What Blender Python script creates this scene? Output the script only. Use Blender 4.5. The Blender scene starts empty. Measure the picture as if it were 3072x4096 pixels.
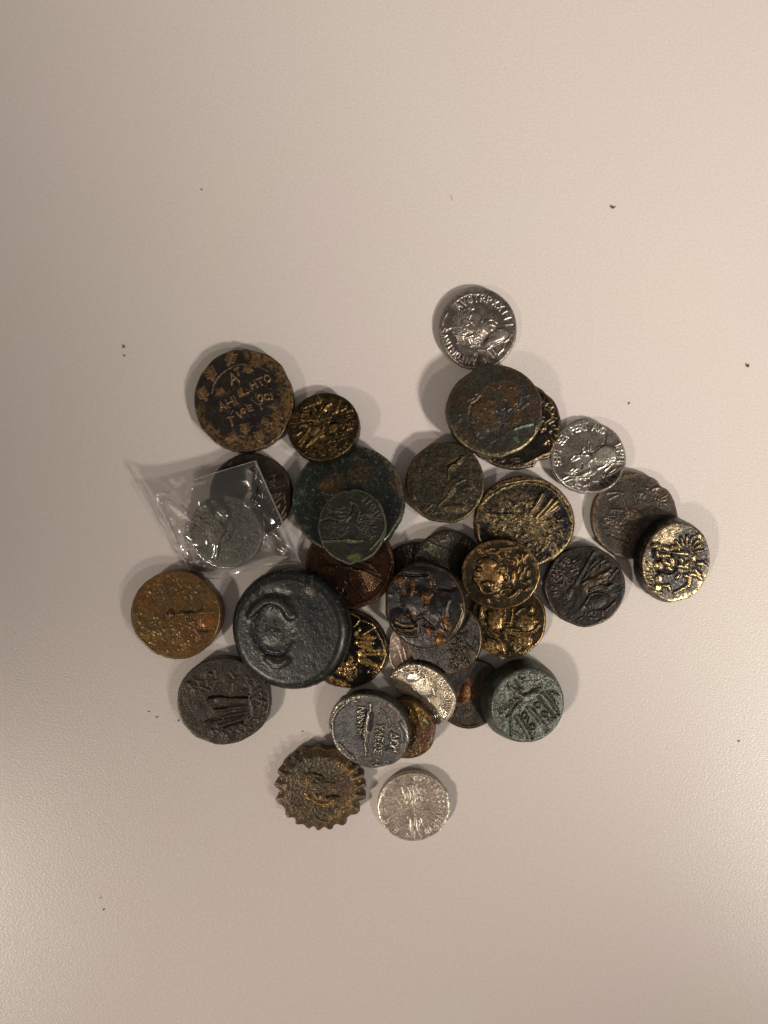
import bpy, math
import numpy as np
from mathutils import Vector

S = bpy.context.scene
PX = 0.058e-3            # one photo pixel on the table, metres
HC = 0.172               # camera height
R_ = math.radians

# ------------------------------------------------------------ camera, light
cam_d = bpy.data.cameras.new('camera')
cam_d.sensor_fit = 'VERTICAL'
cam_d.sensor_height = 36.0
cam_d.lens = 36.0 * HC / (4096 * PX)
cam_d.clip_start = 0.005
cam_d.clip_end = 10
cam = bpy.data.objects.new('camera', cam_d)
S.collection.objects.link(cam)
cam.location = (0, 0, HC)
S.camera = cam

S.view_settings.view_transform = 'Standard'
S.view_settings.look = 'None'
S.view_settings.exposure = 0.0
S.view_settings.gamma = 1.0
S.render.engine = 'CYCLES'

world = bpy.data.worlds.new('World')
S.world = world
world.use_nodes = True
wb = world.node_tree.nodes['Background']
wb.inputs[0].default_value = (0.87, 0.77, 0.66, 1)
wb.inputs[1].default_value = 0.235


def area(name, loc, size, power, color, target=(0, 0, 0), spread=180):
    d = bpy.data.lights.new(name, 'AREA')
    d.shape = 'DISK'
    d.size = size
    d.energy = power
    d.color = color
    d.spread = R_(spread)
    o = bpy.data.objects.new(name, d)
    S.collection.objects.link(o)
    o.location = loc
    v = Vector(target) - Vector(loc)
    o.rotation_euler = v.to_track_quat('-Z', 'Y').to_euler()
    return o


def spot(name, loc, target, radius, power, color, cone):
    d = bpy.data.lights.new(name, 'SPOT')
    d.energy = power
    d.color = color
    d.shadow_soft_size = radius
    d.spot_size = R_(cone)
    d.spot_blend = 1.0
    o = bpy.data.objects.new(name, d)
    S.collection.objects.link(o)
    o.location = loc
    o.rotation_euler = (Vector(target) - Vector(loc)).to_track_quat('-Z', 'Y').to_euler()
    return o


# a lamp to the right whose beam falls on the upper right of the table, a second to the left,
# and a weaker one at the right that gives the laminate its sheen
spot('room_and_fill_lamp', (0.85, -0.66, 0.90), (0.095, 0.085, 0), 0.075, 115, (1.0, 0.925, 0.82), 15)  # soft cone narrowed so the table falls darker towards the left
area('room_and_fill_lamp', (-0.66, -0.55, 0.80), 0.09, 1.9, (1.0, 0.86, 0.73), (0.02, 0.05, 0))
spot('room_and_fill_lamp', (-0.68, -0.55, 0.80), (-0.005, -0.105, 0), 0.065, 33, (1.0, 0.88, 0.74), 12.5)  # fill spot added beside the left lamp to brighten the table's lower middle
area('room_and_fill_lamp', (0.70, -0.30, 0.88), 0.08, 2.1, (1.0, 0.92, 0.86), (0.06, 0.0, 0))

rng = np.random.default_rng(7)


def link(o, parent=None):
    S.collection.objects.link(o)
    if parent is not None:
        o.parent = parent
    return o


# ------------------------------------------------------------ noise helpers
_LAT = rng.random((256, 256)).astype(np.float64)


def vnoise(x, y):
    xi = np.floor(x).astype(int)
    yi = np.floor(y).astype(int)
    fx = x - xi
    fy = y - yi
    fx = fx * fx * (3 - 2 * fx)
    fy = fy * fy * (3 - 2 * fy)
    a = _LAT[xi & 255, yi & 255]
    b = _LAT[(xi + 1) & 255, yi & 255]
    c = _LAT[xi & 255, (yi + 1) & 255]
    d = _LAT[(xi + 1) & 255, (yi + 1) & 255]
    return (a * (1 - fx) + b * fx) * (1 - fy) + (c * (1 - fx) + d * fx) * fy


def fbm(x, y, size, seed=0, oct=4, gain=0.55):
    """0..1 noise, features about `size` photo pixels wide."""
    v = 0.0
    a = 1.0
    t = 0.0
    f = 1.0 / size
    for i in range(oct):
        ang = 0.7 * i + seed
        cx = math.cos(ang)
        sx = math.sin(ang)
        v = v + a * vnoise((x * cx + y * sx) * f + 17.3 * seed + 31 * i, (-x * sx + y * cx) * f + 9.1 * seed + 57 * i)
        t += a
        a *= gain
        f *= 2.03
    return v / t


def sstep(a, b, x):
    t = np.clip((x - a) / (b - a), 0, 1)
    return t * t * (3 - 2 * t)


# ------------------------------------------------------------ stroke font
FONT = {
    'A': ['0,1 .5,0 1,1', '.2,.65 .8,.65'], 'V': ['0,0 .5,1 1,0'], 'G': ['.95,.2 .6,0 .2,.15 0,.5 .2,.9 .6,1 .95,.8 .95,.55 .6,.55'],
    'T': ['0,0 1,0', '.5,0 .5,1'], 'R': ['0,1 0,0 .8,.05 .9,.3 .7,.5 0,.55', '.4,.55 1,1'],
    'P': ['0,1 0,0 .8,.05 .95,.3 .75,.52 0,.55'], 'I': ['.5,0 .5,1'], 'M': ['0,1 .1,0 .5,.7 .9,0 1,1'],
    'N': ['0,1 0,0 1,1 1,0'], 'O': ['.5,0 .1,.2 0,.5 .1,.8 .5,1 .9,.8 1,.5 .9,.2 .5,0'],
    'S': ['.95,.15 .5,0 .1,.15 .15,.4 .85,.6 .9,.85 .5,1 .05,.85'], 'E': ['1,0 0,0 0,1 1,1', '0,.5 .8,.5'],
    'D': ['0,0 0,1 .6,.95 1,.7 1,.3 .6,.05 0,0'], 'C': ['.95,.2 .6,0 .2,.15 0,.5 .2,.85 .6,1 .95,.8'],
    'X': ['0,0 1,1', '1,0 0,1'], 'B': ['0,0 0,1 .8,.95 .95,.75 .7,.5 0,.5', '.7,.5 .85,.25 .7,.05 0,0'],
    'L': ['0,0 0,1 1,1'], 'K': ['0,0 0,1', '.9,0 0,.55 1,1'], 'Y': ['0,0 .5,.5 1,0', '.5,.5 .5,1'],
    'H': ['0,0 0,1', '1,0 1,1', '0,.5 1,.5'], 'F': ['0,1 0,0 1,0', '0,.5 .8,.5'], 'Z': ['0,0 1,0 0,1 1,1'],
    '^': ['0,1 .5,0 1,1'], '/': ['0,1 .5,0 1,1 0,1'], '*': ['1,0 0,0 .5,.5 0,1 1,1'], 'W': ['0,1 .3,.9 0,.4 .5,0 1,.4 .7,.9 1,1'],
    'J': ['0,0 1,0 1,1', '0,0 0,1'], '.': ['.5,.9 .5,1'],
}


def pts(s):
    return np.array([[float(v) for v in p.split(',')] for p in s.split()])


def L(w, h, t, *ss):
    """raised (h>0) or cut (h<0) ridge: half width w (crop px), height h mm, bare-metal share t"""
    return [('l', w, h, t, pts(s)) for s in ss]


def D(x, y, rx, ry, a, h, t=0.0, p=2.0):
    return [('d', x, y, rx, ry, a, h, t, p)]


def CP(x, y, rx, ry, a, col, amt=1.0, soft=0.35):
    return [('c', x, y, rx, ry, a, col, amt, soft)]


def W(x, y, rx, ry, a=0, amt=1.0, soft=0.45):
    return [('w', x, y, rx, ry, a, amt, soft)]


def glyph(ch, o, ex, ey, w, h, t):
    return [('l', w, h, t, np.array([o + ex * p[0] + ey * p[1] for p in pts(s)])) for s in FONT.get(ch, [])]


def text(s, x, y, size, ang, w, h, t=0.5, gap=1.25, asp=0.7):
    out = []
    a = R_(ang)
    ex = np.array([math.cos(a), math.sin(a)])
    ey = np.array([-math.sin(a), math.cos(a)]) * size
    o = np.array([x, y], float)
    for ch in s:
        wd = 0.15 if ch == 'I' else asp
        if ch != ' ':
            out += glyph(ch, o - (ex * size * (asp - wd) / 2 if ch == 'I' else 0) * 1.0, ex * size * asp, ey, w, h, t)
        o = o + ex * size * (wd if ch == 'I' else asp) * gap
    return out


def arct(s, cx, cy, r, a0, a1, size, w, h, t=0.5, asp=0.62, inward=False):
    """letters on an arc, clockwise, tops outward; angles in degrees, y down"""
    out = []
    for i, ch in enumerate(s):
        if ch == ' ':
            continue
        a = R_(a0 + (a1 - a0) * i / max(1, len(s) - 1))
        rad = np.array([math.cos(a), math.sin(a)])
        tan = np.array([-math.sin(a), math.cos(a)])
        if inward:
            rad, tan = -rad, -tan
            c = np.array([cx, cy]) - rad * r
        else:
            c = np.array([cx, cy]) + rad * r
        ex = tan * size * asp
        ey = -rad * size
        out += glyph(ch, c - ex / 2 - ey / 2, ex, ey, w, h, t)
    return out


def leaf(x, y, size, ang, h=0.22, t=1.0, w=None, n=4):
    w = w or size * 0.13
    a = R_(ang)
    d = np.array([math.cos(a), math.sin(a)])
    q = np.array([-d[1], d[0]])
    c = np.array([x, y], float)
    out = [('l', w * 1.5, h, t, np.array([c - d * size * .5, c + d * size * .5]))]
    for i in range(n):
        b = c + d * size * (-.4 + .75 * i / (n - 1))
        for s in (-1, 1):
            out.append(('l', w * .7, h * .9, t, np.array([b, b + (q * s * .55 - d * .25) * size * .75])))
    return out


def dots(cx, cy, r, a0, a1, n, rad, h, t=0.3):
    out = []
    for i in range(n):
        a = R_(a0 + (a1 - a0) * i / max(1, n - 1))
        out += D(cx + r * math.cos(a), cy + r * math.sin(a), rad, rad, 0, h, t)
    return out


def fan(x, y, a0, a1, n, r0, r1, w, h, t, bend=0.0):
    out = []
    for i in range(n):
        a = R_(a0 + (a1 - a0) * i / max(1, n - 1))
        p = []
        for k in range(4):
            rr = r0 + (r1 - r0) * k / 3
            aa = a + bend * k / 3
            p.append([x + rr * math.cos(aa), y + rr * math.sin(aa)])
        out.append(('l', w, h, t, np.array(p)))
    return out


def scrib(x, y, rx, ry, n, ln, w, h, t, seed, ang=None, jit=0.5):
    """worn, unreadable short ridges inside an ellipse"""
    g = np.random.default_rng(seed)
    out = []
    for i in range(n):
        a = g.random() * 6.283
        r = math.sqrt(g.random())
        c = np.array([x + rx * r * math.cos(a), y + ry * r * math.sin(a)])
        b = (g.random() * 6.283) if ang is None else R_(ang) + (g.random() - .5) * 2 * jit
        l_ = ln * (0.4 + 0.9 * g.random())
        k = (g.random() - .5) * 1.6
        p = [c]
        for j in range(3):
            p.append(p[-1] + l_ / 3 * np.array([math.cos(b + k * j / 3), math.sin(b + k * j / 3)]))
        out.append(('l', w * (0.6 + .7 * g.random()), h * (0.5 + .7 * g.random()), t * (0.3 + g.random()), np.array(p)))
    return out


# ------------------------------------------------------------ materials
def srgb(r, g, b):
    f = lambda v: (v / 255 / 12.92) if v / 255 <= .04045 else ((v / 255 + .055) / 1.055) ** 2.4
    # photographed under warm lamps: take their tint back out of the noted colour
    return np.array([f(r), f(g) / .95, f(b) / .90]) * .95


def coin_material(name, bump=0.5, grain=2600.0, spec=0.5, coat=0.0, coat_r=0.2):
    m = bpy.data.materials.new(name)
    m.use_nodes = True
    nt = m.node_tree
    N = nt.nodes
    K = nt.links
    b = N['Principled BSDF']
    at = N.new('ShaderNodeAttribute'); at.attribute_name = 'patina'
    am = N.new('ShaderNodeAttribute'); am.attribute_name = 'surface'
    tc = N.new('ShaderNodeTexCoord')
    n1 = N.new('ShaderNodeTexNoise'); n1.inputs['Scale'].default_value = grain; n1.inputs['Detail'].default_value = 4
    n1.inputs['Roughness'].default_value = 0.65
    K.new(tc.outputs['Object'], n1.inputs['Vector'])
    mr = N.new('ShaderNodeMapRange')
    mr.inputs['From Min'].default_value = 0.3; mr.inputs['From Max'].default_value = 0.7
    mr.inputs['To Min'].default_value = 0.5; mr.inputs['To Max'].default_value = 1.6
    K.new(n1.outputs['Fac'], mr.inputs['Value'])
    mx = N.new('ShaderNodeMix'); mx.data_type = 'RGBA'; mx.blend_type = 'MULTIPLY'; mx.inputs[0].default_value = 1
    K.new(at.outputs['Color'], mx.inputs[6]); K.new(mr.outputs[0], mx.inputs[7])
    K.new(mx.outputs[2], b.inputs['Base Color'])
    sp = N.new('ShaderNodeSeparateColor')
    K.new(am.outputs['Color'], sp.inputs[0])
    K.new(sp.outputs[0], b.inputs['Metallic'])
    n2 = N.new('ShaderNodeTexNoise'); n2.inputs['Scale'].default_value = grain * .45; n2.inputs['Detail'].default_value = 3
    K.new(tc.outputs['Object'], n2.inputs['Vector'])
    ma = N.new('ShaderNodeMath'); ma.operation = 'MULTIPLY_ADD'
    ma.inputs[1].default_value = 0.35
    K.new(n2.outputs['Fac'], ma.inputs[0])
    sb = N.new('ShaderNodeMath'); sb.operation = 'SUBTRACT'; sb.inputs[1].default_value = 0.175
    K.new(sp.outputs[1], sb.inputs[0])
    K.new(sb.outputs[0], ma.inputs[2])
    K.new(ma.outputs[0], b.inputs['Roughness'])
    bp = N.new('ShaderNodeBump'); bp.inputs['Strength'].default_value = bump; bp.inputs['Distance'].default_value = 0.00018
    n3 = N.new('ShaderNodeTexNoise'); n3.inputs['Scale'].default_value = grain * 1.5; n3.inputs['Detail'].default_value = 2
    K.new(tc.outputs['Object'], n3.inputs['Vector'])
    K.new(n3.outputs['Fac'], bp.inputs['Height'])
    K.new(bp.outputs[0], b.inputs['Normal'])
    b.inputs['Specular IOR Level'].default_value = spec
    b.inputs['Coat Weight'].default_value = coat
    b.inputs['Coat Roughness'].default_value = coat_r
    return m


MATS = {
    'bronze': coin_material('worn_bronze', 0.38),
    'rough': coin_material('pitted_bronze', 0.55, 2200),
    'glossy': coin_material('polished_dark_bronze', 0.25, 2400, 0.4, 0.06, 0.2),
    'silver': coin_material('old_silver', 0.3, 2600),
}


# ------------------------------------------------------------ mesh from arrays
def mesh_obj(name, co, quads, tris, mat, parent=None, col=None, surf=None):
    me = bpy.data.meshes.new(name)
    nq = len(quads)
    ntri = len(tris)
    me.vertices.add(len(co))
    me.vertices.foreach_set('co', np.asarray(co, np.float32).ravel())
    me.loops.add(nq * 4 + ntri * 3)
    idx = np.concatenate([np.asarray(quads).ravel(), np.asarray(tris).ravel()]).astype(np.int32)
    me.loops.foreach_set('vertex_index', idx)
    me.polygons.add(nq + ntri)
    st = np.concatenate([np.arange(nq) * 4, nq * 4 + np.arange(ntri) * 3]).astype(np.int32)
    me.polygons.foreach_set('loop_start', st)
    me.polygons.foreach_set('use_smooth', np.ones(nq + ntri, bool))
    me.update(calc_edges=True)
    me.validate()
    if col is not None:
        a = me.attributes.new('patina', 'FLOAT_COLOR', 'POINT')
        a.data.foreach_set('color', np.concatenate([col, np.ones((len(col), 1))], 1).astype(np.float32).ravel())
    if surf is not None:
        a = me.attributes.new('surface', 'FLOAT_COLOR', 'POINT')
        z = np.zeros((len(surf), 4), np.float32)
        z[:, :surf.shape[1]] = surf
        z[:, 3] = 1
        a.data.foreach_set('color', z.ravel())
    me.materials.append(mat)
    return link(bpy.data.objects.new(name, me), parent)


def ring_quads(nr, nt, off=0):
    i = np.arange(nr - 1)[:, None]
    j = np.arange(nt)[None, :]
    a = off + i * nt + j
    b = off + i * nt + (j + 1) % nt
    c = off + (i + 1) * nt + (j + 1) % nt
    d = off + (i + 1) * nt + j
    return np.stack([a, d, c, b], -1).reshape(-1, 4)


# ------------------------------------------------------------ coin data
CR = dict(A=(740, 1300, .3014), B=(1120, 1540, .211), C=(1140, 1740, .3134), D=(590, 1780, .3797), E=(500, 2240, .2532),
          F=(900, 2240, .3134), G=(680, 2600, .2592), H=(1070, 2920, .2532), I=(1730, 1120, .217), J=(1760, 1440, .3074),
          K=(1590, 1730, .229), L=(2180, 1650, .211), M=(1870, 1880, .2773), N=(2340, 1870, .3134), O=(2160, 2160, .223),
          P=(1820, 2120, .229), Q=(1500, 2080, .3014), R=(1210, 2120, .2471), S=(1280, 2400, .1929), T=(1860, 2350, .217),
          U=(1890, 2600, .2411), V=(1540, 2600, .2411), W=(1300, 2720, .2893), X=(1480, 3040, .217))
COINS = []


def coin(key, crop, c, r, T, label, relief, kind='bronze_coin', mat='bronze', base=(45, 38, 30), base2=(60, 50, 35),
         worn=(150, 110, 50), edge=0.5, rough=0.5, metal=0.35, wmetal=0.75, wrough=0.38, notch=(), wob=0.012, rot=0,
         rimwear=0.3, dome=0.0, dish=0.0, pit=0.05, spot=0.0, nwear=0.0, taper=0.0, sides=None, group=None, speck=None,
         teeth=0, lift=0.0, nt=320, nr=78, rimw=(), edgecol=None, poly=None, tilt=None, bend=None, maxtilt=.28):
    COINS.append(dict(key=key, crop=CR[crop], c=c, r=r, T=T, label=label, relief=relief, kind=kind, mat=mat, base=base,
                      base2=base2, worn=worn, edge=edge, rough=rough, metal=metal, wmetal=wmetal, wrough=wrough,
                      notch=notch, wob=wob, rot=rot, rimwear=rimwear, dome=dome, dish=dish, pit=pit, spot=spot,
                      nwear=nwear, taper=taper, group=group, speck=speck, teeth=teeth, lift=lift, nt=nt, nr=nr,
                      rimw=rimw, edgecol=edgecol, poly=poly, tilt=tilt, bend=bend, maxtilt=maxtilt))


GOLD = (168, 124, 56)
# ---- listed from the bottom of the heap to the top -------------------------
coin(25, 'Q', (1664, 2292), (124, 126), 1.5, 'brown bronze coin, only a sliver showing left of the coin with a ring of letters',
     scrib(400, 420, 200, 160, 26, 70, 9, .28, .5, 3), base=(52, 34, 26), base2=(36, 26, 22), worn=(110, 75, 50), nt=224, nr=50)
coin(24, 'Q', (1790, 2268), (146, 146), 1.8, 'dark bronze coin with a ring of worn letters above the lumpy black coin',
     arct('NIAVLAVIAN', 960, 620, 400, 205, 318, 90, 7, .3, .6) + fan(560, 250, 20, 55, 9, 160, 620, 7, .2, .3, .1)
     + scrib(620, 430, 180, 80, 18, 70, 7, .2, .4, 4), base=(40, 34, 26), base2=(52, 46, 34), worn=(120, 105, 75), nr=60)
coin(28, 'Q', (1698, 2598), (146, 146), 1.3, 'pale silver coin peeping out at the left under the lumpy black coin',
     L(6, .22, .5, '270,1620 330,1740 370,1870 400,1960', '380,1690 420,1830 440,1960', '180,1720 300,1660') + scrib(300, 1650, 90, 150, 8, 60, 6, .15, .4, 9),
     kind='silver_coin', mat='silver', base=(150, 128, 112), base2=(120, 100, 88), worn=(225, 205, 180), metal=.7, rough=.45, rimwear=.8, edge=.35, nr=60)
coin(35, 'V', (1880, 2776), (140, 140), 2.0, 'dark orange-brown bronze coin wedged between the silver coin and the thick green coin',
     D(1330, 700, 110, 180, 10, .35, .6) + scrib(1250, 950, 190, 200, 24, 80, 9, .25, .3, 12) + L(10, .3, .8, '1100,1190 1250,1260 1420,1275 1560,1240')
     + CP(1340, 700, 120, 190, 10, (120, 66, 24)), base=(34, 25, 18), base2=(48, 34, 20), worn=(130, 84, 30), nr=60)
coin(26, 'R', (1405, 2260), (178, 178), 3.0, 'glossy reddish-brown bronze coin with fanned feather lines under the large green coin',
     L(13, .55, .35, '1010,520 1110,545 1190,610 1260,700', '900,650 1000,655 1130,720 1300,810', '930,690 1010,850 1060,980',
       '780,680 790,820 860,930 950,1020 1000,1085') + fan(830, 560, 28, 54, 8, 150, 520, 6, .28, .45)
     + fan(830, 560, 20, 34, 4, 240, 480, 6, .22, .35) + L(12, .4, .1, '340,470 420,560 560,600', '660,580 800,600 880,640')
     + scrib(300, 600, 160, 180, 24, 55, 6, .2, .25, 5) + scrib(640, 980, 160, 120, 20, 55, 6, .2, .3, 6)
     + dots(830, 560, 640, -25, 60, 26, 13, .25, .6) + L(14, .5, .6, '860,1230 1010,1190 1180,1110 1320,960 1420,780 1470,560'),
     mat='glossy', base=(54, 32, 20), base2=(74, 44, 24), worn=(150, 100, 55), rough=.33, metal=.5, rimwear=.6, edge=.5,
     notch=((103, 5, .035),))
coin(27, 'S', (1390, 2596), (161, 159), 2.4, 'black coin with bright brass bars, partly under the thick black coin',
     L(40, .5, 1.2, '880,740 1100,765', '830,850 1050,870', '860,930 1120,1040', '860,1240 1120,1350', '1000,1120 1150,1120', '820,1050 900,1150') + W(960, 760, 170, 45, 4, 1.3, .3) + W(950, 870, 150, 45, 5, 1.3, .3) + W(980, 980, 170, 50, 22, 1.3, .3) + W(990, 1290, 170, 55, 22, 1.3, .3) + W(870, 1110, 70, 80, 40, 1.2, .3)
     + L(18, .3, 1, '640,280 800,350 830,420', '800,440 700,560', '880,430 1020,470', '900,700 1060,620 1150,560 1090,490')
     + D(810, 610, 45, 70, 20, .35, 1) + D(740, 690, 60, 90, 20, .3, .9) + D(740, 870, 60, 70, 0, .35, 1)
     + W(600, 1420, 200, 210, 20, 1.0) + W(260, 1650, 110, 60, 30, 1.2) + W(480, 1760, 240, 60, 25, 1.0) + W(1290, 1120, 75, 120, -10, 1.1)
     + W(1250, 1430, 80, 100, 30, .7) + scrib(600, 1430, 180, 200, 26, 90, 16, .35, -.6, 8) + scrib(1150, 1480, 200, 120, 16, 90, 16, .35, .5, 14)
     + L(16, .3, .3, '1150,600 1300,850 1390,1150 1360,1420'),
     mat='glossy', base=(16, 17, 20), base2=(30, 28, 26), worn=(224, 170, 80), rough=.32, metal=.6, wmetal=.9, wrough=.3, rimwear=.3, edge=.7, pit=.02, dome=.3)
coin(5, 'D', (1002, 1979), (166, 166), 3.2, 'brown bronze coin half covered by the clear plastic sachet',
     scrib(1300, 560, 160, 260, 44, 70, 8, .3, .35, 21) + L(8, .3, .4, '1370,660 1390,620', '1400,740 1450,640', '860,240 890,190', '900,300 960,270')
     + scrib(900, 250, 130, 80, 20, 60, 8, .3, .35, 22), base=(46, 34, 26), base2=(66, 48, 34), worn=(130, 100, 66), edge=.6, nr=64, nt=280)
coin(29, 'T', (2035, 2481), (151, 152), 2.8, 'brass-coloured coin with a round eye and flowing hair lines below the lion-hooded head coin',
     D(550, 600, 185, 225, 0, .5, .35) + L(22, -.35, 0, '395,430 370,560 400,700 470,790 590,820 690,780')
     + L(15, .4, .8, '730,400 735,500 690,560', '880,380 880,500 850,600 830,700', '700,640 850,650', '700,710 830,705', '730,760 980,780',
         '810,830 1000,880', '800,800 1000,840', '740,800 760,960', '880,600 1000,640')
     + L(12, .35, .6, '360,760 450,880 600,930 690,1020 730,1160 740,1220', '400,940 520,970 610,1060 640,1160', '820,900 960,960', '900,1010 930,1160')
     + L(18, .5, .8, '1030,830 1200,830 1290,770 1360,690', '930,490 1010,400 1080,380') + D(1230, 400, 45, 90, 20, .5, .6) + D(1240, 560, 50, 40, 0, .4, .6)
     + D(1290, 620, 60, 40, -20, .4, .8) + D(1150, 660, 140, 150, 0, .35, .2) + D(1110, 980, 130, 150, 0, .3, .2) + W(560, 620, 190, 220, 0, .8) + W(480, 1140, 190, 140, 0, .8) + W(1090, 1000, 150, 130, 0, .6)
     + W(1120, 660, 130, 130, 0, .6) + scrib(900, 1130, 160, 120, 14, 90, 9, .25, .3, 11) + D(290, 430, 60, 140, 10, .5, .6) + L(12, .4, .9, '1080,1170 1180,1080 1290,1070'),
     mat='glossy', base=(44, 32, 16), base2=(66, 50, 22), worn=(200, 150, 66), rough=.36, metal=.5, wmetal=.85, wrough=.32, rimwear=.8, edge=.6)
coin(23, 'Q', (1780, 2546), (158, 154), 2.0, 'dark brown coin showing a crescent at the lower right of the lumpy black coin',
     scrib(1240, 1720, 190, 260, 40, 90, 9, .3, .3, 31) + L(7, .2, .4, '1120,1650 1180,1740 1230,1880', '1050,1870 1150,1800 1190,1770')
     + scrib(1130, 1920, 110, 90, 26, 40, 8, .25, .6, 33), base=(38, 30, 25), base2=(52, 41, 33), worn=(130, 100, 72), rimwear=.9, rough=.42, edge=.5, nr=64)
coin(20, 'M', (2100, 2088), (201, 184), 3.8, 'big black coin flecked all over with brass, four parallel raised ridges near its rim',
     L(26, .6, .8, '890,640 980,520 1080,350', '980,690 1080,580 1220,420', '1040,700 1140,600 1290,450', '1100,660 1300,520')
     + L(9, .35, .8, '210,480 330,370 500,270 700,210 830,185 980,200 1120,230 1240,310 1340,420 1440,590 1490,720')
     + L(16, .4, .9, '520,210 700,170 880,140 1040,150', '1210,220 1350,330 1450,480', '1340,860 1370,960 1270,900', '1240,1040 1310,1170')
     + D(1270, 800, 45, 45, 0, .35, .7) + D(1270, 800, 20, 20, 0, -.4, 0) + L(12, .3, .9, '1300,720 1370,720') + W(850, 780, 380, 280, 15, .5, .6)
     + W(600, 450, 300, 160, -20, .3, .6) + W(300, 690, 130, 60, 0, .7) + W(440, 840, 110, 80, 0, .6) + W(1050, 990, 260, 120, 40, .5) + L(9, -.25, 0, '250,600 440,625 640,610')
     + scrib(800, 800, 500, 360, 120, 36, 10, .25, .7, 41) + scrib(1100, 1180, 180, 120, 20, 50, 10, .25, .2, 42)
     + dots(840, 740, 665, 100, 190, 1, 5, .05) + L(14, .35, .9, '1480,520 1530,720 1500,930 1400,1180 1290,1280 1160,1370', '160,780 165,900 175,1000'),
     mat='rough', base=(17, 20, 22), base2=(30, 30, 26), worn=(168, 134, 76), rough=.42, metal=.5, wmetal=.7, rimwear=.5, edge=.8, spot=.16, pit=.07,
     rimw=((-60, 70, .7), (180, 300, .6)))
coin(15, 'K', (1782, 1929), (157, 163), 4.2, 'dark olive bronze coin with a faint slender standing figure, left of the brass-flecked coin',
     L(20, .4, .7, '880,830 900,640 960,570 1060,540 1110,480 1140,420') + L(12, .35, .5, '790,435 900,450 940,490', '1010,900 940,1000 880,1100 810,1190 720,1290')
     + D(1080, 510, 50, 60, 20, .4, 1) + D(1000, 680, 110, 140, 20, -.2) + L(12, -.25, 0, '860,580 960,520 1060,460') + L(14, .25, .3, '1160,830 1010,900 930,960')
     + L(9, .3, .7, '1180,970 1330,960 1290,840', '1300,900 1380,1000', '1190,1080 1280,1130', '1140,1200 1180,1250', '500,1350 560,1300 600,1250', '480,1230 560,1240')
     + D(1000, 1330, 260, 90, 0, .25, .3) + D(270, 1120, 70, 50, 30, .25, .5) + D(900, 1010, 110, 260, 25, .22, .2) + scrib(640, 1330, 250, 90, 18, 60, 8, .2, .4, 52)
     + scrib(1250, 1150, 170, 200, 26, 50, 7, .18, .5, 53),
     mat='rough', base=(38, 34, 24), base2=(52, 44, 28), worn=(128, 100, 52), rough=.5, rimwear=.75, edge=.5, spot=.35, pit=.07, metal=.4)
coin(19, 'O', (2342, 2345), (161, 160), 3.2, 'dark brown coin, long raised spear line and bird-like shape, right of the lion-hooded head',
     L(18, .5, .3, '620,800 720,620 800,500 870,360') + L(10, .45, .35, '870,360 920,280 965,210', '1130,770 1210,720 1270,660 1330,590 1390,520',
      '1160,1270 1240,1200 1330,1100', '960,1270 1100,1270 1170,1260') + L(26, .4, .3, '1060,640 1150,600 1270,530', '890,900 1010,840 1090,820 1210,850 1270,800')
     + D(900, 800, 230, 120, -35, .45, .25) + D(1180, 660, 150, 80, -35, .35, .25) + L(12, .3, .2, '900,980 1000,950 1100,950 1200,990 1270,1060', '760,1200 830,1100 900,980')
     + D(540, 940, 60, 150, 20, .35, .2) + L(16, .35, .4, '760,780 850,720', '800,700 850,600') + D(770, 1200, 40, 90, 30, .35, .4) + D(1240, 770, 40, 50, 0, -.3)
     + L(13, .4, .45, '910,470 970,400 1010,370', '1000,480 1020,430', '1080,400 1150,350', '1180,430 1230,410', '1090,520 1110,450', '920,560 960,500')
     + scrib(420, 560, 260, 260, 44, 55, 9, .25, .3, 61) + D(1010, 1090, 210, 130, -10, .15) + scrib(980, 1380, 260, 90, 14, 70, 8, .18, .2, 62)
     + arct('NOIAVSE', 800, 820, 560, 165, 235, 90, 8, .22, .3) + CP(1000, 720, 250, 110, -30, (84, 56, 34), .8),
     mat='bronze', base=(32, 29, 25), base2=(48, 38, 30), worn=(130, 112, 86), rough=.42, metal=.45, rimwear=.45, edge=.45, wob=.01, notch=((92, 14, -.03),))
coin(17, 'N', (2540, 2066), (171, 172), 2.2, 'flat grey-brown worn coin with a notched rim, half under the thick gold-flecked coin',
     L(9, .25, .35, '280,330 400,310 480,330', '470,340 500,430 520,520', '620,330 640,420', '300,400 420,350', '200,700 330,760 480,830 560,930', '230,730 300,690 430,740')
     + L(14, .25, .3, '330,540 460,550', '300,880 480,960 570,1000', '860,280 940,260') + D(600, 600, 130, 90, 0, .2, .3) + scrib(430, 700, 230, 200, 60, 80, 8, .2, .22, 71, 15, .4)
     + scrib(880, 380, 220, 150, 30, 50, 8, .15, .22, 72) + CP(620, 590, 110, 90, 0, (98, 66, 40), .7) + CP(900, 320, 220, 110, 10, (92, 72, 58), .6) + CP(450, 850, 130, 180, 0, (84, 66, 42), .6),
     base=(58, 52, 46), base2=(76, 64, 52), worn=(150, 118, 88), rough=.46, metal=.35, rimwear=.8, edge=.35, wob=.014, rimw=((140, 300, .5),),
     notch=((-49, 7, .06), (122, 8, .02), (118, 3, -.03)), pit=.03)
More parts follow.
